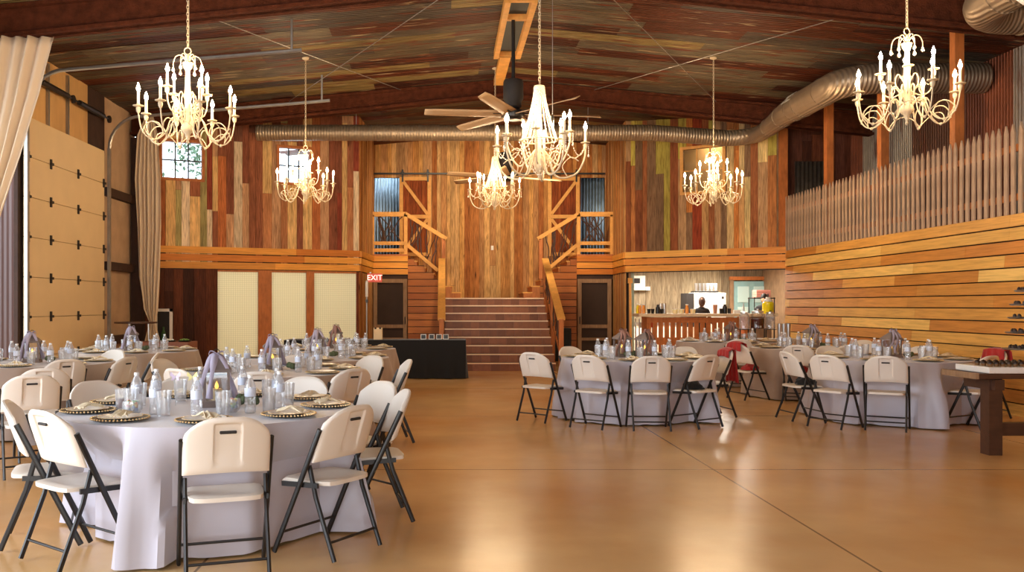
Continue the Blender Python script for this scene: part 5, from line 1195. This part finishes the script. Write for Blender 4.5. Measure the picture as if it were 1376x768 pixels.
# ================================================================= PEOPLE IN THE KITCHEN
def person(label, loc, rz, hgt, hairm, turn=0):
    root = thing('person', label, 'person', loc, rz); s = hgt / 1.70
    J = {'pel': (0, 0, .95), 'sp': (0, .01, 1.12), 'ch': (0, .0, 1.30), 'nk': (0, .0, 1.44), 'nt': (0, -.01, 1.50),
         'lh': (-.09, 0, .90), 'lk': (-.095, -.02, .50), 'la': (-.095, .02, .09), 'lt': (-.10, -.13, .035), 'rh': (.09, 0, .90), 'rk': (.095, -.02, .50), 'ra': (.095, .02, .09), 'rt': (.10, -.13, .035),
         'ls': (-.17, 0, 1.38), 'le': (-.22, -.03, 1.11), 'lw': (-.17, -.22, 1.02), 'lp': (-.16, -.29, 1.02), 'rs': (.17, 0, 1.38), 're': (.22, -.03, 1.11), 'rw': (.17, -.22, 1.02), 'rp': (.16, -.29, 1.02)}
    RD = {'pel': (.145, .11), 'sp': (.125, .095), 'ch': (.145, .10), 'nk': (.055, .055), 'nt': (.052, .052), 'lh': (.085, .085), 'lk': (.06, .06), 'la': (.042, .042), 'lt': (.035, .028), 'ls': (.058, .058), 'le': (.043, .043), 'lw': (.03, .03), 'lp': (.036, .02)}
    for k in list(RD):
        if k[0] == 'l': RD['r' + k[1:]] = RD[k]
    E = [('pel', 'sp'), ('sp', 'ch'), ('ch', 'nk'), ('nk', 'nt'), ('pel', 'lh'), ('lh', 'lk'), ('lk', 'la'), ('la', 'lt'), ('pel', 'rh'), ('rh', 'rk'), ('rk', 'ra'), ('ra', 'rt'), ('ch', 'ls'), ('ls', 'le'), ('le', 'lw'), ('lw', 'lp'), ('ch', 'rs'), ('rs', 're'), ('re', 'rw'), ('rw', 'rp')]
    for sd_ in ('l', 'r'):   # fingers: four unequal and a thumb from the side of the palm
        px_, py_, pz_ = J[sd_ + 'p']; sg = -1 if sd_ == 'l' else 1
        for f in range(4):
            dx = (-.024 + .016 * f) * sg; ln = (.062, .072, .068, .052)[f]
            J[f'{sd_}f{f}a'] = (px_ + dx, py_ - .035, pz_); J[f'{sd_}f{f}b'] = (px_ + dx * 1.1, py_ - .035 - ln * .6, pz_ - .008); J[f'{sd_}f{f}c'] = (px_ + dx * 1.1, py_ - .035 - ln, pz_ - .03)
            for q in 'abc': RD[f'{sd_}f{f}{q}'] = (.009, .009) if q != 'c' else (.007, .007)
            E += [(sd_ + 'p', f'{sd_}f{f}a'), (f'{sd_}f{f}a', f'{sd_}f{f}b'), (f'{sd_}f{f}b', f'{sd_}f{f}c')]
        J[sd_ + 't0'] = (px_ - sg * .035, py_ + .03, pz_ - .005); J[sd_ + 't1'] = (px_ - sg * .05, py_ - .02, pz_ - .02); RD[sd_ + 't0'] = (.011, .011); RD[sd_ + 't1'] = (.009, .009); E += [(sd_ + 'w', sd_ + 't0'), (sd_ + 't0', sd_ + 't1')]
    ks = list(J); me = bpy.data.meshes.new('body'); me.from_pydata([J[k] for k in ks], [(ks.index(a), ks.index(b)) for a, b in E], [])
    o = bpy.data.objects.new('body', me); C.objects.link(o); o.modifiers.new('k', 'SKIN'); sv = me.skin_vertices[0].data
    for i, k in enumerate(ks): sv[i].radius = RD[k]; sv[i].use_root = (k == 'pel')
    ss = o.modifiers.new('u', 'SUBSURF'); ss.levels = 2; ss.render_levels = 2; bpy.context.view_layer.update()
    dg = bpy.context.evaluated_depsgraph_get(); bm = bmesh.new(); bm.from_mesh(o.evaluated_get(dg).data); bpy.data.objects.remove(o)
    # head with brow, nose, chin, joined to the same body mesh
    b0 = len(bm.verts); hm = MB(); n, k = 20, 16; rows = []
    for j in range(k + 1):
        t = j / k; row = []
        for i in range(n):
            a = 2 * pi * i / n; ph = pi * t; x = .076 * sin(ph) * cos(a); y = .096 * sin(ph) * sin(a); z = -.115 * cos(ph)
            if z < -.02: x *= 1 - .30 * (-z - .02) / .095; y = y * (1 - .12 * (-z - .02) / .095) - .012 * (-z - .02) / .095
            fr = max(0, -sin(a)) * sin(ph)
            if abs(cos(a)) < .22 and -.05 < z < .03 and fr > .5: y -= .024 * (1 - abs(z + .02) / .055)
            if .28 < abs(cos(a)) < .6 and .0 < z < .035 and fr > .3: y += .010
            if abs(cos(a)) < .4 and -.085 < z < -.06 and fr > .4: y -= .006
            if abs(cos(a)) > .97 and -.04 < z < .02: x *= 1.16
            ca, sa = cos(turn), sin(turn); row.append((x * ca - y * sa, x * sa + y * ca - .012, 1.585 + z))
        rows.append(row + [row[0]])
    hm.grid(rows); tmp = bpy.data.meshes.new('t'); tmp.from_pydata(hm.v, [], hm.f); bm.from_mesh(tmp); bmesh.ops.remove_doubles(bm, verts=bm.verts[:], dist=.0008)
    out = bpy.data.meshes.new('body'); bm.to_mesh(out); bm.free()
    skin, cl, tr_ = M['skin'], M['shirt'], M['darkwall']
    for mm in (skin, cl, tr_): out.materials.append(mm)
    for p in out.polygons:
        p.use_smooth = True; c = p.center
        p.material_index = 0 if (c.z > 1.455 or (abs(c.y) > .16 and c.z > .8)) else (1 if c.z > .93 else 2)
        if c.z < .12: p.material_index = 2
    bo = bpy.data.objects.new('body', out); C.objects.link(bo); bo.parent = root; bo.scale = (s, s, s)
    hm = MB(); rows = []
    for j in range(11):
        t = j / 10; row = []
        for i in range(25):
            a = 2 * pi * i / 24; ph = pi * (.40 + .60 * t); back = max(0, sin(a)); ph = pi - (pi - ph) * (1 + .55 * back) if t < .0 else ph
            lowz = -.115 * cos(ph) - (1 - t) * (.10 * back - .035 * max(0, -sin(a))); rr_ = sin(ph) if t > 0 else sin(ph); x = .086 * rr_ * cos(a); y = .108 * rr_ * sin(a) + .008
            ca, sa = cos(turn), sin(turn); row.append((x * ca - y * sa, x * sa + y * ca - .012, 1.592 + lowz + .012 * t))
        rows.append(row)
    hm.grid(rows); h = hm.build('hair', hairm, root); h.scale = (s, s, s)
    return root
person('person with brown hair in a dark shirt turned away behind the bar', (wx(943, 21.3), 21.3, 0), 2.3, 1.62, M['hair'], .5)
person('person with black hair in a grey shirt behind the lemonade dispenser', (wx(1027, 21.6), 21.6, 0), -.5, 1.70, M['hairb'], 0)
# ================================================================= LIGHT
def area(name, loc, rot, sx, sy, e, col, spread=None):
    l = bpy.data.lights.new(name, 'AREA'); l.shape = 'RECTANGLE'; l.size = sx; l.size_y = sy; l.energy = e; l.color = col
    if spread: l.spread = spread
    o = bpy.data.objects.new(name, l); C.objects.link(o); o.location = loc; o.rotation_euler = rot; return o
area('bay_daylight', (-7.3, 1.7, 1.9), (0, -pi / 2 + .0, .25), 3.4, 5.5, 600, (.84, .91, 1.0))        # daylight in through the open bay
area('doorway_daylight', (0, -4.6, 1.9), (pi / 2, 0, 0), 5.6, 3.2, 220, (1.0, .92, .84))           # open doorway behind the camera
area('kitchen_light', (6.4, 22.2, 2.47), (0, 0, 0), 2.6, 1.6, 250, (1.0, .93, .80))
area('hallway_lamp', (-1.6, YB + .3, 5.4), (0, 0, 0), .5, .4, 14, (.75, .88, 1.0))
area('loft_room_lamp', (6.35, 20.55, 5.3), (0, 0, -.6), .6, .5, 14, (1.0, .78, .5))
def spot(name, loc, tgt, e, ang, col=(1, .77, .49), blend=.6, rad=.06):
    l = bpy.data.lights.new(name, 'SPOT'); l.energy = e; l.spot_size = radians(ang); l.spot_blend = blend; l.color = col; l.shadow_soft_size = rad
    o = bpy.data.objects.new(name, l); C.objects.link(o); o.location = loc; d = V(tgt) - V(loc); o.rotation_euler = d.to_track_quat('-Z', 'Y').to_euler(); return o
# bodiless spots added out of sight behind the duct to brighten the stair recess
SPOTS = [((.2, 19.45, 5.2), (.3, 24.0, 2.6), 330, 105), ((2.3, 19.45, 5.2), (2.2, 24.0, 2.6), 330, 105)]
for i, (a, b, e, g) in enumerate(SPOTS): spot('added_wash_spot', a, b, e, g)
W = bpy.data.worlds.new('sky'); SC.world = W; W.use_nodes = True; bg = W.node_tree.nodes['Background']; bg.inputs[0].default_value = (.82, .92, 1.0, 1); bg.inputs[1].default_value = 4.0
# ================================================================= CAMERA
cam = bpy.data.cameras.new('camera'); cam.sensor_width = 36; cam.lens = 36 * F / 1376; cam.shift_x = (688 - CX) / 1376; cam.shift_y = (CY - 384) / 1376; cam.clip_start = .05
co = bpy.data.objects.new('camera', cam); C.objects.link(co); co.location = (0, 0, H); co.rotation_euler = (pi / 2, 0, 0); SC.camera = co
SC.view_settings.view_transform = 'Standard'; SC.view_settings.look = 'None'; SC.view_settings.gamma = 1; SC.view_settings.use_curve_mapping = False; SC.view_settings.exposure = 0.0
SC.cycles.transparent_max_bounces = 24; SC.cycles.max_bounces = 8; SC.cycles.caustics_reflective = False; SC.cycles.caustics_refractive = False
